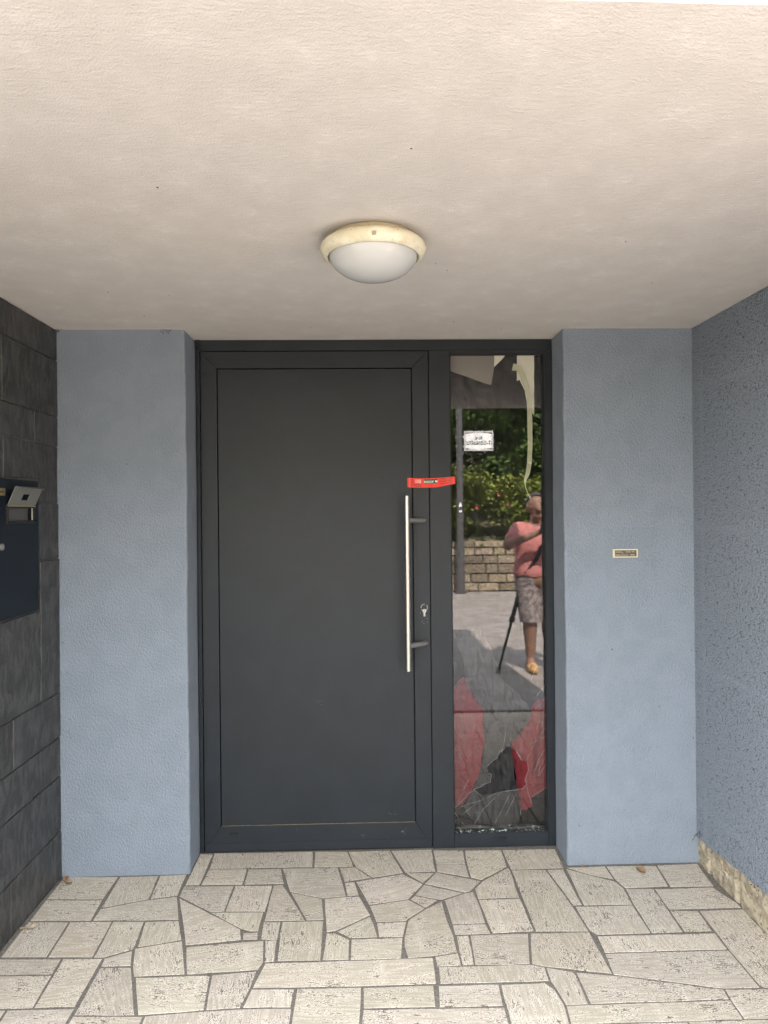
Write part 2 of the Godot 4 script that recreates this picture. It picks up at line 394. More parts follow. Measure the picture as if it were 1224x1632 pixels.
const HOLE_R := [0.590, 0.415, 0.616, 0.419, 0.641, 0.395, 0.663, 0.359, 0.687, 0.354, 0.691, 0.316, 0.675, 0.276, 0.683, 0.256, 0.662, 0.236, 0.629, 0.233, 0.588, 0.228]
const CRACKS := [
	[0.595, 0.482, 0.589, 0.442, 0.576, 0.396],
	[0.660, 0.360, 0.640, 0.400, 0.635, 0.410],
	[0.683, 0.359, 0.722, 0.439, 0.733, 0.510],
	[0.435, 0.282, 0.378, 0.167],
	[0.522, 0.268, 0.486, 0.256, 0.435, 0.222, 0.378, 0.165],
	[0.659, 0.240, 0.557, 0.223, 0.485, 0.193, 0.401, 0.167],
	[0.613, 0.221, 0.545, 0.093],
	[0.638, 0.217, 0.591, 0.127],
	[0.567, 0.221, 0.500, 0.160, 0.454, 0.087],
	[0.485, 0.193, 0.408, 0.136],
	[0.776, 0.690, 0.729, 0.632],
	[0.773, 0.631, 0.734, 0.586],
	[0.777, 0.563, 0.733, 0.515],
	[0.777, 0.509, 0.743, 0.464],
	[0.778, 0.464, 0.702, 0.429],
	[0.775, 0.387, 0.742, 0.332, 0.731, 0.287],
	[0.763, 0.408, 0.726, 0.343],
	[0.767, 0.342, 0.736, 0.292],
	[0.739, 0.358, 0.716, 0.312],
	[0.732, 0.358, 0.721, 0.307],
	[0.771, 0.245, 0.725, 0.216, 0.704, 0.201],
	[0.680, 0.278, 0.689, 0.216, 0.704, 0.176],
	[0.715, 0.257, 0.700, 0.242],
	[0.658, 0.156, 0.655, 0.126],
	[0.375, 0.142, 0.413, 0.091],
	[0.589, 0.411, 0.569, 0.401, 0.556, 0.374],
	[0.730, 0.759, 0.704, 0.698],
	[0.368, 0.663, 0.404, 0.708],
	[0.640, 0.398, 0.670, 0.359],
]

# ------------------------------------------------------------------ geometry helpers
func mb() -> SurfaceTool:
	var st := SurfaceTool.new()
	st.begin(Mesh.PRIMITIVE_TRIANGLES)
	return st

var tint := Color.WHITE

# one flat triangle whose front looks along `out`
func tri(st: SurfaceTool, a: Vector3, b: Vector3, c: Vector3, out: Vector3, ua := Vector2.ZERO, ub := Vector2.ZERO, uc := Vector2.ZERO) -> void:
	var n := (c - a).cross(b - a)
	if n.length_squared() < 1e-16:
		return
	n = n.normalized()
	var flip := n.dot(out) < 0.0
	if flip:
		n = -n
	var P := [a, c, b] if flip else [a, b, c]
	var U := [ua, uc, ub] if flip else [ua, ub, uc]
	for i in 3:
		st.set_color(tint)
		st.set_normal(n)
		st.set_uv(U[i])
		st.add_vertex(P[i])

func quad(st: SurfaceTool, a: Vector3, b: Vector3, c: Vector3, d: Vector3, out: Vector3) -> void:
	tri(st, a, b, c, out)
	tri(st, a, c, d, out)

# chamfered box between two corners
func bx(st: SurfaceTool, lo: Vector3, hi: Vector3, bev := 0.002) -> void:
	var c := (lo + hi) * 0.5
	var h := (hi - lo) * 0.5
	bev = minf(bev, minf(h.x, minf(h.y, h.z)) * 0.9)
	var corner := func(s: Vector3, keep: int) -> Vector3:
		var v := Vector3(s.x * (h.x - bev), s.y * (h.y - bev), s.z * (h.z - bev))
		v[keep] = s[keep] * h[keep]
		return c + v
	for ax in 3:
		var u := (ax + 1) % 3
		var w := (ax + 2) % 3
		for sg in [-1.0, 1.0]:
			var q := []
			for k in [[-1, -1], [1, -1], [1, 1], [-1, 1]]:
				var s := Vector3.ZERO
				s[ax] = sg
				s[u] = k[0]
				s[w] = k[1]
				q.append(corner.call(s, ax))
			var n := Vector3.ZERO
			n[ax] = sg
			quad(st, q[0], q[1], q[2], q[3], n)
	if bev <= 0.0:
		return
	for ax in 3:
		var u := (ax + 1) % 3
		var w := (ax + 2) % 3
		for su in [-1.0, 1.0]:
			for sw in [-1.0, 1.0]:
				var s0 := Vector3.ZERO
				var s1 := Vector3.ZERO
				s0[ax] = -1.0
				s1[ax] = 1.0
				s0[u] = su
				s1[u] = su
				s0[w] = sw
				s1[w] = sw
				var n := Vector3.ZERO
				n[u] = su
				n[w] = sw
				quad(st, corner.call(s0, u), corner.call(s1, u), corner.call(s1, w), corner.call(s0, w), n)
	for sx in [-1.0, 1.0]:
		for sy in [-1.0, 1.0]:
			for sz in [-1.0, 1.0]:
				var s := Vector3(sx, sy, sz)
				tri(st, corner.call(s, 0), corner.call(s, 1), corner.call(s, 2), s)

# a polygon (a, b) raised along `up` from h0 to h1, its upper edge chamfered; place: (a, b, height) -> point
func slab(st: SurfaceTool, poly: PackedVector2Array, place: Callable, h0: float, h1: float, bev: float, uvt := Transform2D.IDENTITY) -> void:
	if Geometry2D.is_polygon_clockwise(poly):
		poly.reverse()
	var inner := poly
	if bev > 0.0:
		var n := poly.size()
		inner = PackedVector2Array()
		for i in n:
			var e0 := (poly[i] - poly[(i + n - 1) % n]).normalized()
			var e1 := (poly[(i + 1) % n] - poly[i]).normalized()
			var m := (Vector2(-e0.y, e0.x) + Vector2(-e1.y, e1.x))
			m = m.normalized() if m.length() > 0.01 else Vector2(-e0.y, e0.x)
			var q := poly[i] + m * bev
			inner.append(q if Geometry2D.is_point_in_polygon(q, poly) else poly[i] - m * bev)
	var up: Vector3 = (place.call(0.0, 0.0, 1.0) - place.call(0.0, 0.0, 0.0)).normalized()
	var idx := Geometry2D.triangulate_polygon(inner)
	for t in range(0, idx.size(), 3):
		var P := []
		var U := []
		for k in 3:
			var q := inner[idx[t + k]]
			P.append(place.call(q.x, q.y, h1))
			U.append(uvt * q)
		tri(st, P[0], P[1], P[2], up, U[0], U[1], U[2])
	var cen := Vector2.ZERO
	for q in poly:
		cen += q / poly.size()
	for i in poly.size():
		var j := (i + 1) % poly.size()
		var e := poly[j] - poly[i]
		var o2 := Vector2(e.y, -e.x)
		var out: Vector3 = place.call(o2.x, o2.y, 0.0) - place.call(0.0, 0.0, 0.0)
		var a: Vector3 = place.call(poly[i].x, poly[i].y, h1 - bev)
		var b: Vector3 = place.call(poly[j].x, poly[j].y, h1 - bev)
		if bev > 0.0:
			var c: Vector3 = place.call(inner[i].x, inner[i].y, h1)
			var d: Vector3 = place.call(inner[j].x, inner[j].y, h1)
			tri(st, a, b, d, out + up * out.length(), uvt * poly[i], uvt * poly[j], uvt * inner[j])
			tri(st, a, d, c, out + up * out.length(), uvt * poly[i], uvt * inner[j], uvt * inner[i])
		var a0: Vector3 = place.call(poly[i].x, poly[i].y, h0)
		var b0: Vector3 = place.call(poly[j].x, poly[j].y, h0)
		tri(st, a, b, b0, out, uvt * poly[i], uvt * poly[j], uvt * poly[j])
		tri(st, a, b0, a0, out, uvt * poly[i], uvt * poly[j], uvt * poly[i])

func ragged(poly: PackedVector2Array, each: float, amp: float) -> PackedVector2Array:
	var o := PackedVector2Array()
	for i in poly.size():
		var a := poly[i]
		var b := poly[(i + 1) % poly.size()]
		var n := maxi(1, int(a.distance_to(b) / each))
		var side := (b - a).normalized().orthogonal()
		for k in n:
			var q := a.lerp(b, float(k) / n)
			o.append(q + (side * rng.randf_range(-amp, amp) if k > 0 else Vector2.ZERO))
	return o

func rect(x0: float, y0: float, x1: float, y1: float) -> PackedVector2Array:
	return PackedVector2Array([Vector2(x0, y0), Vector2(x1, y0), Vector2(x1, y1), Vector2(x0, y1)])

# smooth tube through points with radii
func tube(st: SurfaceTool, pts: Array, radii: Array, sides := 10, caps := true) -> void:
	var rings := []
	var nrm := []
	var up := Vector3.UP
	for i in pts.size():
		var d: Vector3 = (pts[mini(i + 1, pts.size() - 1)] - pts[maxi(i - 1, 0)]).normalized()
		if absf(d.dot(up)) > 0.95:
			up = Vector3.RIGHT
		var u := up.cross(d).normalized()
		var v := d.cross(u).normalized()
		up = v
		var ring := []
		var rn := []
		for k in sides:
			var a := TAU * k / sides
			var n := u * cos(a) + v * sin(a)
			rn.append(n)
			ring.append(pts[i] + n * float(radii[i]))
		rings.append(ring)
		nrm.append(rn)
	for i in pts.size() - 1:
		for k in sides:
			var l := (k + 1) % sides
			smooth_quad(st, rings[i][k], rings[i][l], rings[i + 1][l], rings[i + 1][k], nrm[i][k], nrm[i][l], nrm[i + 1][l], nrm[i + 1][k])
	if caps:
		for e in [0, pts.size() - 1]:
			var d: Vector3 = (pts[1] - pts[0]) * -1.0 if e == 0 else pts[e] - pts[e - 1]
			for k in sides:
				tri(st, pts[e], rings[e][k], rings[e][(k + 1) % sides], d)

func smooth_tri(st: SurfaceTool, a: Vector3, b: Vector3, c: Vector3, na: Vector3, nb: Vector3, nc: Vector3) -> void:
	var n := (c - a).cross(b - a)
	var flip := n.dot(na + nb + nc) < 0.0
	var P := [a, c, b] if flip else [a, b, c]
	var Q := [na, nc, nb] if flip else [na, nb, nc]
	for i in 3:
		st.set_color(tint)
		st.set_normal(Q[i])
		st.set_uv(Vector2.ZERO)
		st.add_vertex(P[i])

func smooth_quad(st: SurfaceTool, a: Vector3, b: Vector3, c: Vector3, d: Vector3, na: Vector3, nb: Vector3, nc: Vector3, nd: Vector3) -> void:
	smooth_tri(st, a, b, c, na, nb, nc)
	smooth_tri(st, a, c, d, na, nc, nd)

# profile of (radius, height) turned about the y axis through `at`; smooth along the profile
func lathe(st: SurfaceTool, prof: Array, at: Vector3, sides := 48) -> void:
	var pn := []
	for i in prof.size():
		var d: Vector2 = prof[mini(i + 1, prof.size() - 1)] - prof[maxi(i - 1, 0)]
		pn.append(Vector2(d.y, -d.x).normalized())
	for k in sides:
		var a0 := TAU * k / sides
		var a1 := TAU * (k + 1) / sides
		var c0 := Vector3(cos(a0), 0, sin(a0))
		var c1 := Vector3(cos(a1), 0, sin(a1))
		for i in prof.size() - 1:
			var p: Vector2 = prof[i]
			var q: Vector2 = prof[i + 1]
			smooth_quad(st, at + c0 * p.x + Vector3.UP * p.y, at + c1 * p.x + Vector3.UP * p.y, at + c1 * q.x + Vector3.UP * q.y, at + c0 * q.x + Vector3.UP * q.y,
				c0 * pn[i].x + Vector3.UP * pn[i].y, c1 * pn[i].x + Vector3.UP * pn[i].y, c1 * pn[i + 1].x + Vector3.UP * pn[i + 1].y, c0 * pn[i + 1].x + Vector3.UP * pn[i + 1].y)

# hanging sheet: outline polygon in (x, y), z from a function, as a fine grid clipped to the outline; two faces 1 mm apart
func sheet(st: SurfaceTool, poly: PackedVector2Array, step: float, depth: Callable) -> void:
	var lo := poly[0]
	var hi := poly[0]
	for q in poly:
		lo = lo.min(q)
		hi = hi.max(q)
	var pos := func(q: Vector2, off: float) -> Vector3:
		return Vector3(q.x, q.y, float(depth.call(q.x, q.y)) + off)
	var nor := func(q: Vector2) -> Vector3:
		var e := 0.003
		var zx: float = (depth.call(q.x + e, q.y) - depth.call(q.x - e, q.y)) / (2.0 * e)
		var zy: float = (depth.call(q.x, q.y + e) - depth.call(q.x, q.y - e)) / (2.0 * e)
		return Vector3(-zx, -zy, 1.0).normalized()
	var x := lo.x
	while x < hi.x:
		var y := lo.y
		while y < hi.y:
			for piece in Geometry2D.intersect_polygons(rect(x, y, x + step, y + step), poly):
				var idx := Geometry2D.triangulate_polygon(piece)
				for t in range(0, idx.size(), 3):
					var a: Vector2 = piece[idx[t]]
					var b: Vector2 = piece[idx[t + 1]]
					var c: Vector2 = piece[idx[t + 2]]
					var na: Vector3 = nor.call(a)
					var nb: Vector3 = nor.call(b)
					var nc: Vector3 = nor.call(c)
					smooth_tri(st, pos.call(a, 0.0), pos.call(b, 0.0), pos.call(c, 0.0), na, nb, nc)
					smooth_tri(st, pos.call(a, -0.001), pos.call(b, -0.001), pos.call(c, -0.001), -na, -nb, -nc)
			y += step
		x += step

func obj(called: String, st: SurfaceTool, m: Material, parent: Node = self) -> MeshInstance3D:
	var o := MeshInstance3D.new()
	o.name = called
	o.mesh = st.commit()
	o.material_override = m
	parent.add_child(o, true)
	return o

var taken := {}
func numbered(called: String) -> String:
	taken[called] = taken.get(called, 0) + 1
	return called if taken[called] == 1 else "%s_%03d" % [called, taken[called] - 1]

func tag(o: Node, label: String, category: String, group := "") -> Node:
	o.set_meta("label", label)
	o.set_meta("category", category)
	if group:
		o.set_meta("group", group)
	return o

func thing(called: String, label: String, category: String, at := Vector3.ZERO, group := "") -> Node3D:
	var o := Node3D.new()
	o.name = numbered(called)
	add_child(o)
	o.position = at
	tag(o, label, category, group)
	return o

func structure(o: Node) -> Node:
	o.set_meta("kind", "structure")
	return o

# ------------------------------------------------------------------ bodies from tapered bones (surface nets)
func body_mesh(bones: Array, cell: float, k: float, keep = null) -> ArrayMesh:
	var lo := Vector3.INF
	var hi := -Vector3.INF
	for b in bones:
		for e in 2:
			var rr: float = b[2 + e]
			lo = lo.min(b[e] - Vector3.ONE * rr)
			hi = hi.max(b[e] + Vector3.ONE * rr)
	lo -= Vector3.ONE * cell * 3.0
	hi += Vector3.ONE * cell * 3.0
	var dim := Vector3i(((hi - lo) / cell).ceil()) + Vector3i.ONE
	var nx := dim.x
	var nxy := dim.x * dim.y
	var f := PackedFloat32Array()
	f.resize(nxy * dim.z)
	f.fill(1.0)
	for b in bones:
		var a: Vector3 = b[0]
		var d: Vector3 = b[1] - b[0]
		var ra: float = b[2]
		var rb: float = b[3]
		var dd := maxf(d.length_squared(), 1e-9)
		var rm := maxf(ra, rb) + k + cell * 2.0
		var i0 := Vector3i((((a.min(b[1])) - Vector3.ONE * rm - lo) / cell).floor()).clamp(Vector3i.ZERO, dim - Vector3i.ONE)
		var i1 := Vector3i((((a.max(b[1])) + Vector3.ONE * rm - lo) / cell).ceil()).clamp(Vector3i.ZERO, dim - Vector3i.ONE)
		for z in range(i0.z, i1.z + 1):
			for y in range(i0.y, i1.y + 1):
				var at := z * nxy + y * nx
				for x in range(i0.x, i1.x + 1):
					var p := lo + Vector3(x, y, z) * cell
					var t := clampf((p - a).dot(d) / dd, 0.0, 1.0)
					var v := (p - a - d * t).length() - lerpf(ra, rb, t)
					var o := f[at + x]
					var h := maxf(k - absf(o - v), 0.0) / k
					f[at + x] = minf(o, v) - h * h * k * 0.25
	if keep != null:
		for z in dim.z:
			for y in dim.y:
				for x in dim.x:
					var i := z * nxy + y * nx + x
					if f[i] < cell * 3.0:
						f[i] = maxf(f[i], keep.call(lo + Vector3(x, y, z) * cell))
	var verts := PackedVector3Array()
	var norms := PackedVector3Array()
	var index := PackedInt32Array()
	var where := {}
	var off := [0, 1, nx, nx + 1, nxy, nxy + 1, nxy + nx, nxy + nx + 1]
	var edges := [[0, 1], [2, 3], [4, 5], [6, 7], [0, 2], [1, 3], [4, 6], [5, 7], [0, 4], [1, 5], [2, 6], [3, 7]]
	for z in dim.z - 1:
		for y in dim.y - 1:
			for x in dim.x - 1:
				var i := z * nxy + y * nx + x
				var inside := 0
				for o in off:
					if f[i + o] < 0.0:
						inside += 1
				if inside == 0 or inside == 8:
					continue
				var s := Vector3.ZERO
				var c := 0
				for e in edges:
					var va := f[i + off[e[0]]]
					var vb := f[i + off[e[1]]]
					if (va < 0.0) != (vb < 0.0):
						var t := va / (va - vb)
						s += Vector3(e[0] & 1, (e[0] >> 1) & 1, e[0] >> 2).lerp(Vector3(e[1] & 1, (e[1] >> 1) & 1, e[1] >> 2), t)
						c += 1
				where[i] = verts.size()
				verts.append(lo + (Vector3(x, y, z) + s / c) * cell)
				norms.append(Vector3(f[i + 1] + f[i + nx + 1] + f[i + nxy + 1] + f[i + nxy + nx + 1] - f[i] - f[i + nx] - f[i + nxy] - f[i + nxy + nx],
					f[i + nx] + f[i + nx + 1] + f[i + nxy + nx] + f[i + nxy + nx + 1] - f[i] - f[i + 1] - f[i + nxy] - f[i + nxy + 1],
					f[i + nxy] + f[i + nxy + 1] + f[i + nxy + nx] + f[i + nxy + nx + 1] - f[i] - f[i + 1] - f[i + nx] - f[i + nx + 1]).normalized())
	var across := [[1, nx, nxy], [nx, nxy, 1], [nxy, 1, nx]]
	for i in where:
		for e in across:
			var va := f[i]
			var vb := f[i + e[0]]
			if (va < 0.0) == (vb < 0.0):
				continue
			var q := [i, i - e[1], i - e[1] - e[2], i - e[2]]
			if not (where.has(q[1]) and where.has(q[2]) and where.has(q[3])):
				continue
			var ord: Array = [0, 2, 1, 0, 3, 2] if va < 0.0 else [0, 1, 2, 0, 2, 3]
			for o in ord:
				index.append(where[q[o]])
	var arr := []
	arr.resize(Mesh.ARRAY_MAX)
	arr[Mesh.ARRAY_VERTEX] = verts
	arr[Mesh.ARRAY_NORMAL] = norms
	arr[Mesh.ARRAY_INDEX] = index
	var m := ArrayMesh.new()
	m.add_surface_from_arrays(Mesh.PRIMITIVE_TRIANGLES, arr)
	return m

func body_obj(called: String, m: Mesh, material: Material, parent: Node) -> MeshInstance3D:
	var o := MeshInstance3D.new()
	o.name = called
	o.mesh = m
	o.material_override = material
	parent.add_child(o, true)
	return o

# ------------------------------------------------------------------ the porch
const XL := -1.196
const XR := 1.327
const H := 2.15
const ZP := 0.171
const ZE := 2.017

func build_floor() -> void:
	var st := mb()
	bx(st, Vector3(-1.23, -0.12, -0.06), Vector3(1.36, -0.0010, 2.005), 0.004)
	var floor_o := obj("porch_floor", st, M.cement_grout)
	structure(floor_o)
	var all := []
	for p in PAVING:
		var q := PackedVector2Array()
		for i in range(0, p.size(), 2):
			q.append(Vector2(p[i], p[i + 1]))
		all.append(q)
	# the rest of the paving, from the foot of the picture out to the edge of the porch
	var z := 1.062
	for row_h in [0.27, 0.21, 0.25, 0.208]:
		var x: float = XL
		while x < XR:
			var w := rng.randf_range(0.17, 0.46)
			if XR - x - w < 0.16:
				w = XR + 0.006 - x
			if rng.randf() < 0.3 and w < 0.32:
				var zz: float = z + row_h * rng.randf_range(0.4, 0.6)
				all.append(rect(x, z, x + w, zz))
				all.append(rect(x, zz, x + w, z + row_h))
			else:
				all.append(rect(x, z, x + w, z + row_h))
			x += w
		z += row_h
	var put := func(a: float, b: float, h: float) -> Vector3:
		return Vector3(a, h, b)
	for q in all:
		for r in Geometry2D.offset_polygon(q, -rng.randf_range(0.0026, 0.0046), Geometry2D.JOIN_MITER):
			if r.size() < 3:
				continue
			var s := mb()
			var k := rng.randf_range(0.84, 1.0)
			tint = Color(k, k * rng.randf_range(0.98, 1.0), k * rng.randf_range(0.955, 1.0))
			# the veins run along the longer side of the piece, give or take
			var best := Vector2.RIGHT
			var far := 0.0
			for i in r.size():
				var e: Vector2 = r[(i + 1) % r.size()] - r[i]
				if e.length() > far:
					far = e.length()
					best = e
			var ang := best.angle() + rng.randf_range(-0.12, 0.12) + (PI / 2 if rng.randf() < 0.25 else 0.0)
			var t := Transform2D(-ang, Vector2(rng.randf(), rng.randf()) * 7.0)
			slab(s, ragged(r, 0.055, 0.0016), put, -0.012, rng.randf_range(-0.0002, 0.0003), 0.0004, t)
			tint = Color.WHITE
			obj("paving_stone", s, M.travertine, floor_o)

func build_ceiling() -> void:
	var t := thing("porch_ceiling", "beige brushed plaster ceiling of the porch above the lamp", "ceiling")
	var s := mb()
	# the front edge is not quite square to the house
	var edge := PackedVector2Array([Vector2(-1.215, -0.05), Vector2(1.345, -0.05)])
	for i in 40:
		var x := lerpf(1.345, -1.215, i / 39.0)
		edge.append(Vector2(x, 2.0215 + (0.45 - x) * 0.017 + rng.randf_range(-0.0012, 0.0012)))
	slab(s, edge, func(a: float, b: float, h: float) -> Vector3: return Vector3(a, H + 0.02 - h, b), 0.0, 0.02, 0.004)
	obj("plaster", s, M.ceiling_plaster, t)
	s = mb()
	for q in [[-0.83, 0.66], [-0.80, 0.37], [-0.64, 0.62], [0.93, 0.75], [0.35, 0.28], [0.56, 0.16], [-0.2, 0.2], [0.72, 1.1], [-0.45, 1.42], [0.22, 0.93], [0.26, 0.87], [-0.95, 0.24], [1.1, 0.3], [0.1, 1.6]]:
		var a := Vector3(q[0], H - 0.0006, q[1])
		var b := a + Vector3(rng.randf_range(-1, 1), 0, rng.randf_range(-1, 1)) * 0.006
		tube(s, [a, a.lerp(b, 0.5), b], [0.0004, 0.0014, 0.0004], 6)
	obj("dirt_speck", s, M.cobweb_dirt, t).set_meta("kind", "stuff")

func build_slate_wall() -> void:
	var t := thing("slate_wall", "dark slate clad wall beside the letterbox", "wall")
	var s := mb()
	bx(s, Vector3(-1.36, 0, -0.3), Vector3(-1.2055, H, ZE), 0.002)
	obj("joint_bed", s, M.slate_joint, t)
	var P := []
	for r in [[2.027, 2.15, [0.171, 0.9, 1.45, 2.017]], [1.805, 2.027, [0.171, 0.612, 1.02, 1.61, 2.017]], [1.69, 1.805, [0.171, 0.377, 0.86, 1.3, 2.017]],
			[0.554, 0.729, [0.171, 0.553, 0.98, 1.5, 2.017]], [0.401, 0.554, [0.171, 0.79, 1.28, 2.017]], [0.187, 0.401, [0.171, 0.86, 1.41, 2.017]], [0.0, 0.187, [0.171, 0.58, 1.1, 1.6, 2.017]],
			[1.545, 1.69, [0.601, 0.98, 1.4, 2.017]], [1.07, 1.545, [0.957, 1.36, 2.017]], [0.729, 1.07, [0.338, 0.78, 1.21, 1.66, 2.017]]]:
		var zs: Array = r[2]
		for i in zs.size() - 1:
			P.append(rect(zs[i], r[0], zs[i + 1], r[1]))
	P.append(PackedVector2Array([Vector2(0.171, 1.468), Vector2(0.357, 1.468), Vector2(0.357, 1.552), Vector2(0.601, 1.552), Vector2(0.601, 1.69), Vector2(0.171, 1.69)]))
	P.append(rect(0.171, 1.253, 0.357, 1.468))
	P.append(rect(0.171, 0.729, 0.338, 1.253))
	for q in P:
		for r in Geometry2D.offset_polygon(q, -0.0022, Geometry2D.JOIN_MITER):
			var st := mb()
			var k := rng.randf_range(0.78, 1.15)
			tint = Color(k, k * rng.randf_range(0.98, 1.02), k * rng.randf_range(0.96, 1.06))
			var proud := rng.randf_range(0.0, 0.0035)
			var lean_z := rng.randf_range(-0.006, 0.006)
			var lean_y := rng.randf_range(-0.006, 0.006)
			var c := Vector2.ZERO
			for v in r:
				c += v / r.size()
			var put := func(a: float, b: float, h: float) -> Vector3:
				return Vector3(-1.2 + h + (lean_z * (a - c.x) + lean_y * (b - c.y)) * (1.0 if h > -0.005 else 0.0), b, a)
			slab(st, ragged(r, 0.05, 0.0015), put, -0.01, proud, 0.0025)
			tint = Color.WHITE
			obj("slate_slab", st, M.slate, t)

func build_pillars() -> void:
	for side in 2:
		var x0: float = XL - 0.02 if side == 0 else 0.8035
		var x1: float = -0.6995 if side == 0 else XR + 0.015
		var t := thing("rendered_pillar", "blue-grey rendered pillar between the slate wall and the grey door" if side == 0 else "blue-grey rendered pillar carrying the small brass plate", "pillar", Vector3.ZERO, "rendered pillars either side of the door")
		var s := mb()
		# the free corner is rounded by the trowel and not quite straight
		var free: float = x1 if side == 0 else x0
		var sg: float = 1.0 if side == 0 else -1.0
		var rows := 44
		var prof := func(y: float) -> Array:
			var w: float = 0.0016 * sin(y * 5.1 + side) + 0.0011 * sin(y * 17.0 + 2.0 * side) + 0.0008 * sin(y * 43.0)
			var o := [Vector3(free - sg * 0.001, y, -0.06)]
			var o0: float = free + w * sg
			o.append(Vector3(o0 - sg * 0.0015, y, 0.02))
			for k in 5:
				var a := PI / 2 * k / 4.0
				o.append(Vector3(o0 - sg * 0.011 * (1.0 - cos(a)), y, ZP - 0.011 + 0.011 * sin(a) + w * 0.6))
			o.append(Vector3(lerpf(free, (x0 + x1) * 0.5, 0.5), y, ZP + 0.0006 * sin(y * 9.0)))
			o.append(Vector3(x0 if side == 0 else x1, y, ZP))
			return o
		for i in rows:
			var a: Array = prof.call(H * i / rows)
			var b: Array = prof.call(H * (i + 1) / rows)
			for k in a.size() - 1:
				var n := (Vector3(a[k + 1]) - Vector3(a[k])).cross(Vector3.UP)
				if n.dot(Vector3(sg * 0.6, 0, 1.0)) < 0.0:
					n = -n
				quad(s, a[k], a[k + 1], b[k + 1], b[k], n)
		# back and far side close the block
		var xf: float = x0 if side == 0 else x1
		quad(s, Vector3(free - sg * 0.001, 0, -0.06), Vector3(xf, 0, -0.06), Vector3(xf, H, -0.06), Vector3(free - sg * 0.001, H, -0.06), Vector3(0, 0, -1))
		quad(s, Vector3(xf, 0, -0.06), Vector3(xf, 0, ZP), Vector3(xf, H, ZP), Vector3(xf, H, -0.06), Vector3(-sg, 0, 0))
		obj("render_coat", s, M.blue_render_fine, t)
		s = mb()
		var marks := [[-0.93, 1.62, 0.004], [-1.13, 1.35, 0.003], [-1.16, 0.62, 0.007], [-1.155, 0.55, 0.006], [-1.17, 0.80, 0.005], [-0.86, 0.88, 0.003], [-1.185, 0.70, 0.005], [-1.187, 0.92, 0.006], [-1.186, 0.58, 0.005], [-0.8, 1.1, 0.002], [-0.95, 0.3, 0.003]] if side == 0 else [[1.072, 1.93, 0.006], [1.312, 1.66, 0.006], [1.252, 1.585, 0.004], [0.99, 0.862, 0.010], [1.02, 1.86, 0.003], [1.29, 1.79, 0.004], [1.06, 1.50, 0.003], [1.317, 1.35, 0.005], [1.315, 0.85, 0.006], [0.85, 0.16, 0.005], [1.32, 0.5, 0.005], [1.18, 0.63, 0.003], [0.9, 1.2, 0.002]]
		for q in marks:
			for k in 3:
				var a := Vector3(q[0] + rng.randfn() * q[2] * 0.3, q[1] + rng.randfn() * q[2] * 0.4, ZP + 0.0012)
				var b := a + Vector3(rng.randf_range(-1, 1), rng.randf_range(-1, 1), 0.1) * float(q[2])
				tube(s, [a, a.lerp(b, 0.5), b], [0.0003, 0.0012, 0.0003], 5)
		obj("dirt_speck", s, M.cobweb_dirt, t).set_meta("kind", "stuff")

func build_right_wall() -> void:
	var t := thing("roughcast_wall", "blue-grey roughcast side wall standing on a sandstone plinth", "wall")
	var s := mb()
	# the lower edge of the render runs uneven above the stones
	var edge := PackedVector2Array([Vector2(ZE, H), Vector2(-0.06, H), Vector2(-0.06, 0.108)])
	var z := 0.17
	while z < ZE:
		edge.append(Vector2(z, 0.106 + 0.028 * smoothstep(0.2, 0.7, z) + rng.randf_range(-0.004, 0.004)))
		z += 0.035
	edge.append(Vector2(ZE, 0.14))
	var put := func(a: float, b: float, h: float) -> Vector3:
		return Vector3(XR + 0.03 - h, b, a)
	slab(s, edge, put, 0.0, 0.03, 0.003)
	obj("roughcast", s, M.blue_roughcast, t)
	var c := mb()
	bx(c, Vector3(XR + 0.029, 0, -0.3), Vector3(1.45, H, ZE - 0.004), 0.002)
	obj("masonry", c, M.cement_grout, t)
	var zs := [0.10, 0.272, 0.482, 0.80, 1.12, 1.52, 2.01]
	for i in zs.size() - 1:
		var st := mb()
		tint = Color(1, 1, 1) * rng.randf_range(0.85, 1.05)
		tint.a = 1.0
		var q := ragged(rect(zs[i] + 0.007, -0.01, zs[i + 1] - 0.007, 0.16), 0.03, 0.004)
		stone_face(st, q, func(a: float, b: float, h: float) -> Vector3: return Vector3(XR + 0.028 - h, b, a), 0.0, 0.022, 0.007)
		tint = Color.WHITE
		obj("plinth_stone", st, M.sandstone, t)

# hewn stone: slab whose face swells and is dented
func stone_face(st: SurfaceTool, q: PackedVector2Array, put: Callable, h0: float, h1: float, amp: float) -> void:
	var c := Vector2.ZERO
	for v in q:
		c += v / q.size()
	var n := FastNoiseLite.new()
	n.seed = rng.randi() % 10000
	n.frequency = 14.0
	var ring := []
	for f in [1.0, 0.86, 0.55, 0.25]:
		var r := []
		for v in q:
			var p := c + (v - c) * float(f)
			var hh: float = h1 - amp if f == 1.0 else h1 + amp * n.get_noise_2d(p.x, p.y)
			r.append(put.call(p.x, p.y, hh))
		ring.append(r)
	var up: Vector3 = put.call(0.0, 0.0, 1.0) - put.call(0.0, 0.0, 0.0)
	var m := q.size()
	var cc: Vector3 = put.call(c.x, c.y, h1 + amp * 0.5)
	for i in m:
		var j := (i + 1) % m
		for k in 3:
			quad(st, ring[k][i], ring[k][j], ring[k + 1][j], ring[k + 1][i], up)
		tri(st, ring[3][i], ring[3][j], cc, up)
		var out: Vector3 = put.call(q[i].x - c.x, q[i].y - c.y, 0.0) - put.call(0.0, 0.0, 0.0)
		quad(st, ring[0][i], ring[0][j], put.call(q[j].x, q[j].y, h0), put.call(q[i].x, q[i].y, h0), out)

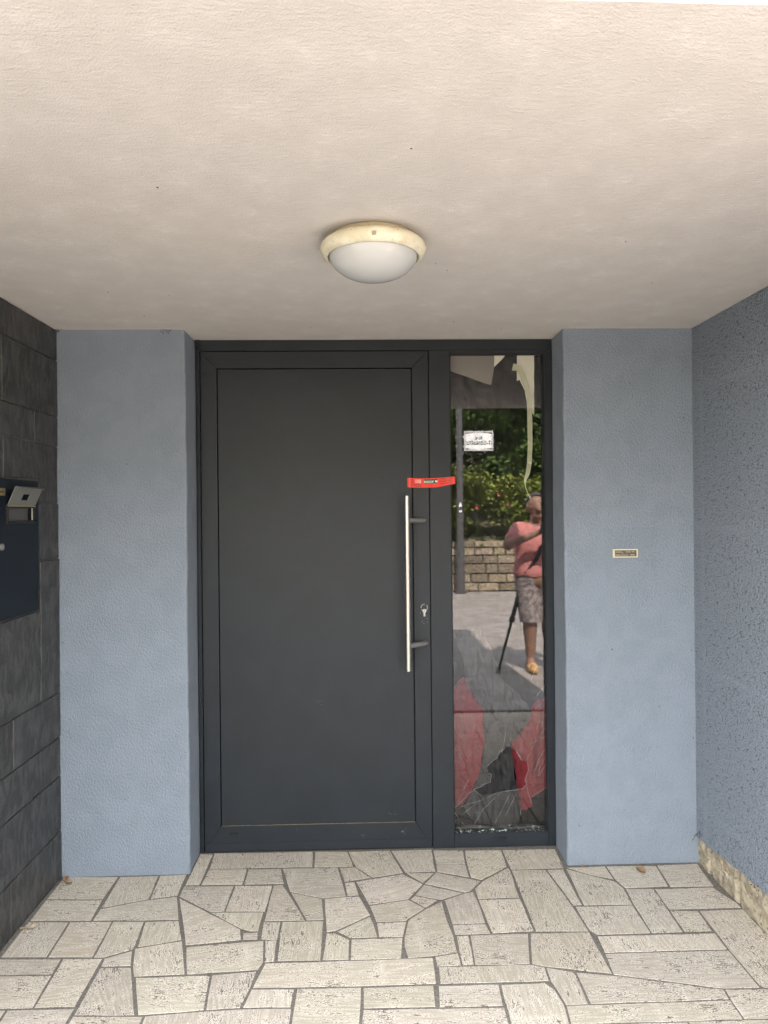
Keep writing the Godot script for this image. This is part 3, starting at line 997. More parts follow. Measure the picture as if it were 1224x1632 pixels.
# ------------------------------------------------------------------ entrance door with its side light
func build_door() -> void:
	var t := thing("entrance_door", "anthracite metal entrance door with a cracked glass side light", "door")
	var X0 := -0.697
	var X1 := 0.803
	var zb := -0.055
	# fixed frame: head, jambs, mullion, sill rail
	var s := mb()
	bx(s, Vector3(X0, 2.104, zb), Vector3(X1, H - 0.001, 0.0), 0.0015)
	bx(s, Vector3(X0, 0.0, zb), Vector3(-0.681, 2.1035, 0.0), 0.0015)
	bx(s, Vector3(0.2795, 0.0, zb), Vector3(0.3695, 2.1035, 0.0), 0.0015)
	bx(s, Vector3(0.7725, 0.0, zb), Vector3(X1, 2.1035, 0.0), 0.0015)
	bx(s, Vector3(0.370, 0.0, zb), Vector3(0.772, 0.0585, 0.0), 0.0015)
	bx(s, Vector3(0.370, 2.0905, zb), Vector3(0.772, 2.1035, 0.0), 0.0012)
	obj("frame", s, M.anthracite_coating, t)
	# black seals in the joints
	s = mb()
	bx(s, Vector3(-0.6812, 0.004, zb), Vector3(0.2796, 2.1045, -0.02), 0.0)
	bx(s, Vector3(-0.678, 0.0, -0.05), Vector3(0.276, 0.012, -0.006), 0.001)
	obj("seal", s, M.black_gasket, t)
	# leaf
	var leaf := Node3D.new()
	leaf.name = "door_leaf"
	t.add_child(leaf)
	var L := [-0.6775, 0.0085, 0.2765, 2.1005]
	var Q := [-0.6105, 0.1135, 0.2085, 2.030]
	var put := func(a: float, b: float, h: float) -> Vector3: return Vector3(a, b, h)
	var oc := [Vector2(L[0], L[1]), Vector2(L[2], L[1]), Vector2(L[2], L[3]), Vector2(L[0], L[3])]
	var ic := [Vector2(Q[0], Q[1]), Vector2(Q[2], Q[1]), Vector2(Q[2], Q[3]), Vector2(Q[0], Q[3])]
	for i in 4:
		var j := (i + 1) % 4
		s = mb()
		var q := PackedVector2Array([oc[i], oc[j], ic[j], ic[i]])
		q = Geometry2D.offset_polygon(q, -0.00025, Geometry2D.JOIN_MITER)[0]
		slab(s, q, put, -0.03, -0.001, 0.0008)
		obj("rail" if i % 2 == 0 else "stile", s, M.anthracite_coating, leaf)
	s = mb()
	bx(s, Vector3(Q[0] + 0.0038, Q[1] + 0.0018, -0.03), Vector3(Q[2] - 0.0042, Q[3] - 0.004, -0.0005), 0.0012)
	obj("panel", s, M.anthracite_coating, leaf)
	s = mb()
	bx(s, Vector3(-0.675, 0.0095, -0.001), Vector3(0.2745, 0.0425, 0.0028), 0.0014)
	obj("kick_strip", s, M.anthracite_coating, leaf)
	# drain caps: one black on the leaf, one torn off, one on the side light
	for w in [[-0.556, 0.075, true], [0.149, 0.076, false], [0.574, 0.032, true]]:
		s = mb()
		if w[2]:
			bx(s, Vector3(w[0] - 0.016, w[1] - 0.006, -0.002), Vector3(w[0] + 0.016, w[1] + 0.006, 0.003), 0.001)
			bx(s, Vector3(w[0] - 0.018, w[1] + 0.004, -0.002), Vector3(w[0] + 0.018, w[1] + 0.0085, 0.006), 0.001)
			obj("drain_cap", s, M.black_plastic, t)
		else:
			bx(s, Vector3(w[0] - 0.011, w[1] - 0.005, -0.002), Vector3(w[0] + 0.011, w[1] + 0.005, 0.0004), 0.0003)
			var cap := obj("drain_slot", s, M.black_gasket, t)
			s = mb()
			bx(s, Vector3(w[0] - 0.004, w[1] - 0.004, 0.0002), Vector3(w[0] + 0.008, w[1] + 0.003, 0.002), 0.0005)
			obj("torn_remnant", s, M.pale_lining, cap)
	# pull handle
	var hd := Node3D.new()
	hd.name = "pull_handle"
	t.add_child(hd)
	s = mb()
	tube(s, [Vector3(0.1785, 0.766, 0.07), Vector3(0.1785, 0.7675, 0.07), Vector3(0.1785, 1.4865, 0.07), Vector3(0.1785, 1.488, 0.07)], [0.0115, 0.013, 0.013, 0.0115], 32)
	obj("grip_bar", s, M.stainless_steel, hd)
	for y in [0.868, 1.386]:
		s = mb()
		tube(s, [Vector3(0.1785, y, 0.07), Vector3(0.247, y, 0.013), Vector3(0.2535, y, 0.007), Vector3(0.256, y, -0.002)], [0.0105, 0.0105, 0.0105, 0.0102], 24)
		obj("standoff", s, M.dull_steel, hd)
	# lock
	s = mb()
	tube(s, [Vector3(0.2515, 1.004, -0.002), Vector3(0.2515, 1.004, 0.0055), Vector3(0.2515, 1.004, 0.0065)], [0.0085, 0.0085, 0.0075], 24)
	bx(s, Vector3(0.2467, 0.980, -0.002), Vector3(0.2563, 1.001, 0.0062), 0.002)
	var lk := obj("lock_cylinder", s, M.dull_steel, t)
	s = mb()
	bx(s, Vector3(0.2507, 0.998, 0.006), Vector3(0.2523, 1.0095, 0.0068), 0.0002)
	obj("keyhole", s, M.black_gasket, lk)
	s = mb()
	for k in 20:
		var a := TAU * k / 20.0
		if k in [3, 4, 11, 15]:
			continue
		bx(s, Vector3(0.2515 + cos(a) * 0.0135 - 0.0018, 1.018 + sin(a) * 0.0135 - 0.0012, -0.001), Vector3(0.2515 + cos(a) * 0.0135 + 0.0018, 1.018 + sin(a) * 0.0135 + 0.0012, 0.0002), 0.0001)
	for k in 9:
		var cx := 0.2515 + rng.randf_range(-0.016, 0.018)
		var cy := 0.985 + rng.randf_range(-0.04, 0.02)
		bx(s, Vector3(cx - 0.0012, cy - 0.001, -0.001), Vector3(cx + 0.0012, cy + 0.001, 0.0002), 0.0001)
	obj("scraped_metal", s, M.dull_steel, t).set_meta("kind", "stuff")
	# dust lying in the lower groove, scuffs and chips near the foot of the leaf
	s = mb()
	for k in 70:
		var x := -0.606 + k * 0.0116
		bx(s, Vector3(x, 0.1128, -0.003), Vector3(x + 0.0116, 0.1128 + rng.randf_range(0.0008, 0.0026), -0.0007 + rng.randf_range(0.0, 0.0006)), 0.0)
	obj("groove_dust", s, M.brown_dust, leaf).set_meta("kind", "stuff")
	s = mb()
	for q in [[-0.195, 0.628, 0.014], [-0.185, 0.615, 0.008], [0.10, 0.155, 0.012], [0.125, 0.148, 0.008], [0.17, 0.085, 0.010], [0.16, 0.066, 0.008], [0.075, 0.03, 0.009], [-0.02, 0.062, 0.014], [0.09, 0.052, 0.006], [-0.59, 0.52, 0.004], [-0.29, 0.095, 0.006], [0.24, 0.19, 0.003], [0.20, 0.13, 0.005], [-0.60, 1.99, 0.006], [-0.5, 0.05, 0.005], [0.02, 0.115, 0.004], [0.30, 1.95, 0.004], [0.32, 1.5, 0.002]]:
		for k in 7:
			var c := Vector2(q[0], q[1]) + Vector2(rng.randfn(), rng.randfn() * 0.6) * float(q[2]) * 0.6
			var r: float = q[2] * rng.randf_range(0.08, 0.32)
			var a := rng.randf() * TAU
			var d := Vector2(cos(a), sin(a)) * r
			tri(s, Vector3(c.x + d.x, c.y + d.y, 0.0004), Vector3(c.x - d.y * 0.4, c.y + d.x * 0.4, 0.0004), Vector3(c.x - d.x, c.y - d.y, 0.0004), Vector3.BACK)
	obj("scuff", s, M.grey_dust, leaf).set_meta("kind", "stuff")
	build_side_light(t)

func pairs(a: Array) -> PackedVector2Array:
	var o := PackedVector2Array()
	for i in range(0, a.size(), 2):
		o.append(Vector2(a[i], a[i + 1]))
	return o

func build_side_light(t: Node3D) -> void:
	var gx0 := 0.3665
	var gx1 := 0.7755
	var gy0 := 0.0565
	var gy1 := 2.0925
	# seals round the pane
	var s := mb()
	for z in [[-0.0155, -0.006], [-0.031, -0.0215]]:
		bx(s, Vector3(gx0, gy0, z[0]), Vector3(0.3735, gy1, z[1]), 0.0008)
		bx(s, Vector3(0.7685, gy0, z[0]), Vector3(gx1, gy1, z[1]), 0.0008)
		bx(s, Vector3(0.3736, 2.0865, z[0]), Vector3(0.7684, gy1, z[1]), 0.0008)
		bx(s, Vector3(0.3736, gy0, z[0]), Vector3(0.7684, 0.0625, z[1]), 0.0008)
	obj("glazing_seal", s, M.black_gasket, t)
	# broken outer pane: left and right halves meet above and below the hole
	var L := pairs(HOLE_L)
	var R := pairs(HOLE_R)
	var left := PackedVector2Array([Vector2(0.59, gy1), Vector2(gx0, gy1), Vector2(gx0, gy0), Vector2(0.588, gy0)])
	for i in range(L.size() - 1, -1, -1):
		left.append(L[i])
	var right := PackedVector2Array([Vector2(0.59, gy1), Vector2(gx1, gy1), Vector2(gx1, gy0), Vector2(0.588, gy0)])
	for i in range(R.size() - 1, -1, -1):
		right.append(R[i])
	s = mb()
	for z in [-0.0165, -0.0205]:
		for q in [left, right]:
			var idx := Geometry2D.triangulate_polygon(q)
			for k in range(0, idx.size(), 3):
				var P := []
				for m in 3:
					P.append(Vector3(q[idx[k + m]].x, q[idx[k + m]].y, z))
				tri(s, P[0], P[1], P[2], Vector3(0, 0, 1) if z > -0.018 else Vector3(0, 0, -1))
	var pane := obj("pane", s, M.window_glass, t)
	pane.set_meta("label", "cracked glass pane with a jagged hole near its foot")
	# bright broken edges of the hole and the cracks that run from it
	s = mb()
	for q in [L, R]:
		for i in q.size() - 1:
			if rng.randf() < 0.6:
				sliver(s, q[i], q[i + 1], -0.0162, 0.0004)
	obj("broken_edge", s, M.crack_edge, pane)
	s = mb()
	for c in CRACKS:
		var q := pairs(c)
		for i in q.size() - 1:
			var n := maxi(2, int(q[i].distance_to(q[i + 1]) / 0.015))
			var last := q[i]
			for k in n:
				var nx := q[i].lerp(q[i + 1], float(k + 1) / n)
				if k < n - 1:
					nx += Vector2(rng.randf_range(-1, 1), rng.randf_range(-1, 1)) * 0.0012
				if rng.randf() < 0.86:
					sliver(s, last, nx, -0.0162, rng.randf_range(0.00015, 0.0004))
				last = nx
	obj("crack", s, M.crack_edge, pane).set_meta("kind", "stuff")
	# loose splinters lying in the lower rebate
	var g := thing("glass_splinters", "broken glass splinters lying along the foot of the side light", "broken glass")
	g.set_meta("kind", "stuff")
	var cl := mb()
	var wh := mb()
	for k in 80:
		var st := cl if k % 2 == 0 else wh
		var c := Vector3(rng.randf_range(0.376, 0.766), 0.0628 + rng.randf() * rng.randf() * 0.026, rng.randf_range(-0.0145, -0.002))
		var r := rng.randf_range(0.002, 0.009) * (1.0 if k % 2 == 0 else 0.35)
		var b := Basis.from_euler(Vector3(rng.randf() * TAU, rng.randf() * TAU, rng.randf() * TAU))
		var p := [c + b * Vector3(-r, 0, 0), c + b * Vector3(r * 0.7, r * 0.5, 0), c + b * Vector3(r * 0.1, -r * 0.8, 0)]
		for q in p.size():
			p[q] = Vector3(clampf(p[q].x, 0.372, 0.77), maxf(p[q].y, 0.0586), clampf(p[q].z, -0.0158, -0.0008))
		var th := b * Vector3(0, 0, 0.0015)
		tri(st, p[0], p[1], p[2], th)
		tri(st, p[0] - th, p[1] - th, p[2] - th, -th)
		for q in 3:
			quad(st, p[q], p[(q + 1) % 3], p[(q + 1) % 3] - th, p[q] - th, p[q] - p[(q + 2) % 3])
	obj("clear_splinter", cl, M.shard_glass, g).set_meta("kind", "stuff")
	obj("bright_splinter", wh, M.crack_edge, g).set_meta("kind", "stuff")

	# ---- what has been hung and taped behind the glass
	var wr := FastNoiseLite.new()
	wr.seed = 5
	wr.frequency = 1.0
	var fold := func(x: float, y: float, sx: float, sy: float) -> float:
		var v := wr.get_noise_2d(x * sx + 0.6 * wr.get_noise_2d(x * 3.0, y * 2.0 + 9.0), y * sy)
		return v + 0.35 * absf(wr.get_noise_2d(x * sx * 2.3 + 20.0, y * sy * 1.8))
	s = mb()
	sheet(s, rect(0.30, 0.02, 0.86, 2.12), 0.02, func(x: float, y: float) -> float: return -0.165 + 0.022 * fold.call(x, y, 9.0, 2.2))
	tag(obj("dark_sheet", s, M.dark_plastic_film), "black plastic sheet hung behind the side light glass", "plastic sheet")
	s = mb()
	sheet(s, ragged(pairs(RED_A), 0.02, 0.005), 0.012, func(x: float, y: float) -> float: return -0.118 + 0.030 * fold.call(x + 3.0, y, 14.0, 3.0))
	tag(obj("red_cloth", s, M.red_cloth), "red cloth hanging behind the glass next to the mullion", "cloth", "red cloths behind the side light")
	s = mb()
	sheet(s, ragged(pairs(RED_B), 0.02, 0.005), 0.012, func(x: float, y: float) -> float: return -0.118 + 0.030 * fold.call(x + 7.0, y + 2.0, 13.0, 2.5))
	tag(obj("red_cloth_001", s, M.red_cloth), "red cloth seen through the jagged hole, by the blue pillar", "cloth", "red cloths behind the side light")
	s = mb()
	sheet(s, ragged(pairs(DRAPE), 0.02, 0.004), 0.009, func(x: float, y: float) -> float:
		var pinch := 1.0 - smoothstep(0.0, 0.22, absf(y - 0.53))
		return -0.084 + 0.014 * fold.call((x - 0.58) * (1.0 + pinch), y, 22.0, 3.2) + 0.004 * fold.call(x, y, 60.0, 9.0))
	tag(obj("grey_drape", s, M.grey_plastic_film), "crumpled grey plastic film gathered between two red cloths", "plastic sheet")
	var put := func(a: float, b: float, h: float) -> Vector3: return Vector3(a, b, h)
	for d in [["TAUPE", TAUPE, M.taupe_card, "taupe card in the upper corner of the side light"], ["A", PAPER_A, M.cream_paper, "small cream paper triangle at the top of the glass"], ["B", PAPER_B, M.cream_paper, "long cream paper strip with a torn lower end behind the glass"]]:
		s = mb()
		var q := pairs(d[1])
		slab(s, ragged(q, 0.03, 0.001), put, -0.0505 if d[0] != "TAUPE" else -0.0575, -0.0498 if d[0] != "TAUPE" else -0.0562, 0.0)
		tag(obj(numbered("paper_strip"), s, d[2]), d[3], "paper")
	# tape stuck to the inner face, its tail twisted thin
	s = mb()
	var path := pairs(TAPE_PATH)
	var wid: Array[float] = [0.016, 0.013, 0.012, 0.0115, 0.011, 0.0105, 0.0105, 0.010, 0.010, 0.009, 0.005, 0.0018, 0.0014, 0.004]
	for i in path.size() - 1:
		var d0 := (path[mini(i + 1, path.size() - 1)] - path[maxi(i - 1, 0)]).normalized().orthogonal()
		var d1 := (path[mini(i + 2, path.size() - 1)] - path[i]).normalized().orthogonal()
		var a := path[i] - d0 * wid[i]
		var b := path[i] + d0 * wid[i]
		var c := path[i + 1] + d1 * wid[i + 1]
		var e := path[i + 1] - d1 * wid[i + 1]
		for z in [-0.0212, -0.0218]:
			quad(s, Vector3(a.x, a.y, z), Vector3(b.x, b.y, z), Vector3(c.x, c.y, z), Vector3(e.x, e.y, z), Vector3(0, 0, 1) if z > -0.0215 else Vector3(0, 0, -1))
	tag(obj("packing_tape", s, M.packing_tape), "long curling strip of clear yellowish tape on the side light", "tape")

func sliver(st: SurfaceTool, a: Vector2, b: Vector2, z: float, w: float) -> void:
	var n := (b - a).normalized().orthogonal() * w
	var p0 := Vector3(a.x, a.y, z)
	var p1 := Vector3(b.x, b.y, z)
	var side := Vector3(n.x, n.y, 0)
	var up := Vector3(0, 0, w * 0.9)
	quad(st, p0 - side, p1 - side, p1 + up, p0 + up, Vector3(-n.x, -n.y, w))
	quad(st, p0 + side, p1 + side, p1 + up, p0 + up, Vector3(n.x, n.y, w))

func build_seal_sticker() -> void:
	# red paper seal across leaf, mullion and glass, its print a texture of its own
	var w := 400
	var h := 80
	var im := Image.create(w, h, false, Image.FORMAT_RGB8)
	im.fill(Color(0.86, 0.16, 0.08))
	var r2 := RandomNumberGenerator.new()
	r2.seed = 4
	im.fill_rect(Rect2i(18, 0, 4, h), Color(0.92, 0.42, 0.33))
	for row in 3:
		for col in 8:
			im.fill_rect(Rect2i(28 + col * 11, 12 + row * 11, 9, 8), Color(0.66, 0.07, 0.06) if col < 3 else Color(0.90, 0.38 + 0.05 * col, 0.34 + 0.05 * col))
	im.fill_rect(Rect2i(140, 10, 112, 38), Color(0.10, 0.10, 0.09))
	im.fill_rect(Rect2i(140, 22, 112, 15), Color(0.86, 0.86, 0.78))
	for k in 9:
		im.fill_rect(Rect2i(148 + k * 7, 25, 5, 9), Color(0.35, 0.35, 0.32))
	for k in 12:
		im.fill_rect(Rect2i(226 - k, 14 + k * 2, k * 2, 2), Color(0.07, 0.07, 0.07))
	im.fill_rect(Rect2i(140, 38, 112, 8), Color(0.42, 0.42, 0.38))
	im.fill_rect(Rect2i(185, 58, 28, 3), Color(0.45, 0.06, 0.05))
	for row in [[28, 50, 84, 1], [28, 64, 90, 1], [268, 8, 100, 0], [268, 20, 104, 0], [268, 34, 104, 1], [268, 54, 100, 1]]:
		var x: int = row[0]
		while x < row[0] + row[2]:
			var g := r2.randi_range(4, 14)
			for px in g:
				var yy: int = row[1] + int(3.0 * sin(px * 0.9 + x))
				im.fill_rect(Rect2i(x + px, yy, 2, 4 if row[3] == 1 else 2), Color(0.16, 0.03, 0.03))
			x += g + r2.randi_range(2, 5)
	var m := mat("seal_print", Color.WHITE, 0.45)
	m.albedo_texture = ImageTexture.create_from_image(im)
	var s := mb()
	var n := 24
	var P := []
	var B := []
	for i in n + 1:
		var u := float(i) / n
		var x := lerpf(0.1855, 0.386, u)
		var lift := 0.0008 + 0.0035 * smoothstep(0.75, 1.0, u) + 0.0006 * sin(u * 21.0)
		var droop := 0.003 * sin(u * PI) - 0.004 * u * u
		P.append(Vector3(x, 1.5655 - droop, lift + 0.0006))
		B.append(Vector3(x + 0.001, 1.5255 - droop + 0.009 * smoothstep(0.55, 1.0, u), lift))
	for i in n:
		var u0 := float(i) / n
		var u1 := float(i + 1) / n
		tri(s, P[i], P[i + 1], B[i + 1], Vector3.BACK, Vector2(u0, 0), Vector2(u1, 0), Vector2(u1, 1))
		tri(s, P[i], B[i + 1], B[i], Vector3.BACK, Vector2(u0, 0), Vector2(u1, 1), Vector2(u0, 1))
	tag(obj("seal_sticker", s, m), "red printed paper seal stuck across the door joint above the handle", "sticker")

func build_lamp() -> void:
	var c := Vector3(0.032, 0, 1.13)
	var t := thing("ceiling_lamp", "round ceiling lamp with yellowed ring and grey opal dome, unlit", "lamp", Vector3(c.x, H, c.z))
	var o := Vector3.ZERO
	var s := mb()
	lathe(s, [Vector2(0.10, 0.0), Vector2(0.112, -0.003), Vector2(0.114, -0.018), Vector2(0.09, -0.020)], o)
	obj("base_plate", s, M.lamp_base, t)
	s = mb()
	lathe(s, [Vector2(0.10, -0.018), Vector2(0.124, -0.018), Vector2(0.1335, -0.0205), Vector2(0.1385, -0.026), Vector2(0.140, -0.033), Vector2(0.1385, -0.041), Vector2(0.134, -0.0495), Vector2(0.128, -0.0545), Vector2(0.1235, -0.0565), Vector2(0.1205, -0.056), Vector2(0.1195, -0.053), Vector2(0.1195, -0.040)], o, 72)
	obj("ring", s, M.yellowed_plastic, t)
	s = mb()
	var prof := []
	for k in 15:
		var a := k / 14.0
		prof.append(Vector2(0.1175 * cos(a * PI / 2), -0.046 - 0.068 * sin(a * PI / 2)))
	prof.push_front(Vector2(0.1178, -0.038))
	lathe(s, prof, o, 72)
	obj("diffuser", s, M.opal_glass, t)
	s = mb()
	bx(s, Vector3(-0.0055, -0.0455, 0.132), Vector3(0.0055, -0.036, 0.1405), 0.001)
	var cat := obj("catch", s, M.lamp_base, t)
	s = mb()
	bx(s, Vector3(-0.003, -0.0435, 0.1385), Vector3(0.003, -0.039, 0.1412), 0.0004)
	obj("screw", s, M.dull_steel, cat)
	for x in [-0.018, 0.012]:
		s = mb()
		bx(s, Vector3(x, -0.0125, 0.098), Vector3(x + 0.006, -0.002, 0.108), 0.001)
		obj("clip", s, M.yellowed_plastic, t)

func build_letterbox() -> void:
	var t := thing("letterbox", "dark blue metal letterbox panel with its grey flap raised", "letterbox", Vector3(-1.1995, 1.07, 0.36))
	var s := mb()
	# panel with a real slot: four strips round the opening
	var zs := [0.0, 0.061, 0.237, 0.595]
	var ya := 0.335
	var yb := 0.378
	for b in [[0.0, 0.005, 0.595, ya], [0.0, yb, 0.595, 0.477]]:
		bx(s, Vector3(0, b[1], b[0]), Vector3(0.0075, b[3], b[2]), 0.001)
	bx(s, Vector3(0, ya, zs[0]), Vector3(0.0075, yb, zs[1]), 0.0)
	bx(s, Vector3(0, ya, zs[2]), Vector3(0.0075, yb, zs[3]), 0.0)
	obj("front_panel", s, M.letterbox_paint, t)
	s = mb()
	bx(s, Vector3(0.0074, ya - 0.012, 0.052), Vector3(0.017, ya, 0.247), 0.001)
	bx(s, Vector3(0.0074, yb, 0.052), Vector3(0.017, yb + 0.008, 0.247), 0.001)
	bx(s, Vector3(0.0074, ya, 0.052), Vector3(0.017, yb, 0.061), 0.001)
	bx(s, Vector3(0.0074, ya, 0.237), Vector3(0.017, yb, 0.247), 0.001)
	var slot := obj("slot_frame", s, M.black_plastic, t)
	s = mb()
	bx(s, Vector3(-0.06, ya - 0.02, 0.058), Vector3(-0.004, yb + 0.02, 0.24), 0.001)
	obj("slot_lining", s, M.pale_lining, slot)
	s = mb()
	tube(s, [Vector3(0.014, ya, 0.066), Vector3(0.014, yb, 0.066)], [0.0016, 0.0016], 8)
	obj("slot_pin", s, M.stainless_steel, slot)
	# raised flap, hinged above the slot, with its cut-out name window
	var flap := Node3D.new()
	flap.name = "flap"
	t.add_child(flap)
	flap.position = Vector3(0.012, 0.386, 0.045)
	flap.rotation.z = -deg_to_rad(24.0)
	s = mb()
	for b in [[0.0, 0.0, 0.075, 0.067], [0.125, 0.0, 0.2, 0.067], [0.0751, 0.044, 0.1249, 0.067], [0.0751, 0.0, 0.1249, 0.022]]:
		bx(s, Vector3(0.0, b[1], b[0]), Vector3(0.004, b[3], b[2]), 0.0006)
	bx(s, Vector3(0.0, 0.0672, 0.0), Vector3(0.012, 0.071, 0.2), 0.001)
	obj("flap_plate", s, M.grey_lid, flap)
	s = mb()
	tube(s, [Vector3(0.002, -0.001, 0.0), Vector3(0.002, -0.001, 0.2)], [0.004, 0.004], 10)
	obj("hinge_rod", s, M.brass, flap)
	s = mb()
	bx(s, Vector3(0.0074, 0.418, 0.252), Vector3(0.012, 0.443, 0.36), 0.001)
	var np := obj("name_plate", s, M.brass, t)
	s = mb()
	bx(s, Vector3(0.0118, 0.4265, 0.262), Vector3(0.0124, 0.4345, 0.35), 0.0001)
	obj("name_window", s, M.engraved_bronze, np)
	s = mb()
	tube(s, [Vector3(0.007, 0.249, 0.276), Vector3(0.013, 0.249, 0.276), Vector3(0.014, 0.249, 0.276)], [0.011, 0.011, 0.0095], 18)
	bx(s, Vector3(0.0138, 0.245, 0.2752), Vector3(0.0145, 0.253, 0.2768), 0.0001)
	obj("lock", s, M.dull_steel, t)
	for y in [0.05, 0.42]:
		s = mb()
		bx(s, Vector3(0.0074, y, 0.006), Vector3(0.012, y + 0.03, 0.012), 0.001)
		obj("hinge", s, M.black_plastic, t)

func build_brass_plate() -> void:
	var t := thing("bell_plate", "small brass plate with engraved lines on the right pillar", "nameplate", Vector3(1.047, 1.2475, ZP))
	var s := mb()
	var w := 0.0505
	var h := 0.0172
	for b in [[-w, -h, w, -h + 0.005], [-w, h - 0.005, w, h], [-w, -h + 0.005, -w + 0.008, h - 0.005], [w - 0.005, -h + 0.005, w, h - 0.005]]:
		bx(s, Vector3(b[0], b[1], -0.002), Vector3(b[2], b[3], 0.007), 0.0009)
	obj("rim", s, M.pale_brass, t)
	s = mb()
	bx(s, Vector3(-w + 0.0079, -h + 0.0049, -0.002), Vector3(w - 0.0049, h - 0.0049, 0.0035), 0.0)
	var pl := obj("plate", s, M.engraved_bronze, t)
	s = mb()
	for b in [[-0.038, 0.003, -0.014, 0.0075], [0.002, 0.0035, 0.022, 0.0075], [-0.039, -0.009, -0.02, -0.004], [-0.018, -0.009, 0.012, -0.0055], [0.026, 0.004, 0.037, 0.008], [0.020, -0.009, 0.038, -0.004], [-0.014, -0.001, -0.008, 0.003]]:
		bx(s, Vector3(b[0], b[1], 0.003), Vector3(b[2], b[3], 0.0038), 0.0002)
	obj("engraved_line", s, M.engraving, pl).set_meta("kind", "stuff")

# ------------------------------------------------------------------ the house, the hall behind the door, the street
func build_house() -> void:
	var t := thing("house", "white upper storey of the house above the porch", "house")
	var s := mb()
	bx(s, Vector3(-8, H + 0.021, -8), Vector3(1.45, 4.7, ZE + 0.004), 0.006)
	obj("upper_wall", s, M.white_wall_paint, t)
	s = mb()
	bx(s, Vector3(-8, 0, -8), Vector3(-1.361, H + 0.0195, ZE), 0.006)
	obj("ground_floor_wall", s, M.white_wall_paint, t)
	s = mb()
	bx(s, Vector3(-8.08, 4.701, -8.08), Vector3(1.53, 4.9, ZE + 0.06), 0.01)
	obj("roof", s, M.roof_felt, t)
	# hall behind the door, closed on every side
	s = mb()
	bx(s, Vector3(-1.2, -0.12, -4.0), Vector3(1.3, -0.002, -0.061), 0.0)
	bx(s, Vector3(-1.2, H, -4.0), Vector3(1.3, H + 0.0195, -0.061), 0.0)
	bx(s, Vector3(-1.35, -0.12, -4.0), Vector3(-1.2001, H + 0.0195, -0.301), 0.0)
	bx(s, Vector3(1.3001, -0.12, -4.0), Vector3(1.45, H + 0.0195, -0.301), 0.0)
	bx(s, Vector3(-1.35, -0.12, -4.15), Vector3(1.45, H + 0.0195, -4.001), 0.0)
	obj("hall", s, M.hall_plaster, t)

func build_street() -> void:
	var s := mb()
	bx(s, Vector3(-300, -0.6, -300), Vector3(300, -0.13, 300), 0.0)
	structure(obj("ground", s, M.earth))
	s = mb()
	bx(s, Vector3(-60, -0.125, 2.075), Vector3(60, -0.004, 9.72), 0.0)
	structure(obj("street", s, M.worn_asphalt))
	s = mb()
	bx(s, Vector3(1.46, -0.125, -30), Vector3(30, -0.006, 2.0745), 0.0)
	structure(obj("side_yard", s, M.worn_asphalt))
	# bank of earth behind the garden wall
	s = mb()
	var n := FastNoiseLite.new()
	n.frequency = 0.3
	var ht := func(x: float, z: float) -> float: return 0.82 + 0.22 * (z - 9.9) + 0.12 * n.get_noise_2d(x, z)
	for i in 60:
		for j in 12:
			var x0 := -30.0 + i
			var z0 := 9.95 + j * 1.0
			quad(s, Vector3(x0, ht.call(x0, z0), z0), Vector3(x0 + 1, ht.call(x0 + 1, z0), z0), Vector3(x0 + 1, ht.call(x0 + 1, z0 + 1), z0 + 1), Vector3(x0, ht.call(x0, z0 + 1), z0 + 1), Vector3.UP)
	structure(obj("garden_bank", s, M.earth))
	# slotted drain along the edge of the porch
	var d := thing("drain_channel", "dark slotted drain along the front edge of the porch paving", "drain")
	s = mb()
	bx(s, Vector3(-1.19, -0.1, 2.007), Vector3(1.45, -0.03, 2.073), 0.0)
	obj("channel", s, M.black_gasket, d)
	s = mb()
	for k in 110:
		var x := -1.19 + k * 0.024
		bx(s, Vector3(x, -0.03, 2.012), Vector3(x + 0.012, -0.006, 2.068), 0.001)
	bx(s, Vector3(-1.19, -0.03, 2.0072), Vector3(1.45, -0.0055, 2.0122), 0.001)
	bx(s, Vector3(-1.19, -0.03, 2.0678), Vector3(1.45, -0.0055, 2.0728), 0.001)
	obj("grating", s, M.black_plastic, d)

func build_garden_wall() -> void:
	var t := thing("garden_wall", "coursed sandstone garden wall across the street", "wall", Vector3(0, 0, 9.72))
	var s := mb()
	bx(s, Vector3(-30, -0.1, 0.03), Vector3(30, 0.86, 0.3), 0.0)
	obj("mortar", s, M.wall_mortar, t)
	var far := mb()
	var y := 0.0
	var row := 0
	for h in [0.15, 0.16, 0.18, 0.15, 0.14, 0.12]:
		var x := -12.0 + rng.randf() * 0.2
		while x < 14.0:
			var w := rng.randf_range(0.2, 0.46) if row < 5 else rng.randf_range(0.3, 0.6)
			var near := x > -0.2 and x < 4.6
			var st := mb() if near else far
			var k := rng.randf_range(0.38, 0.85)
			tint = Color(k, k * rng.randf_range(0.94, 1.0), k * rng.randf_range(0.86, 1.02))
			var q := ragged(rect(x + 0.011, y + 0.010, x + w - 0.011, y + h - 0.010), 0.09, 0.006)
			stone_face(st, q, func(a: float, b: float, hh: float) -> Vector3: return Vector3(a, b, 0.05 - hh), 0.0, 0.055, 0.014)
			tint = Color.WHITE
			if near:
				obj("stone", st, M.sandstone, t)
			x += w
		y += h
		row += 1
	obj("far_stones", far, M.sandstone, t).set_meta("kind", "stuff")

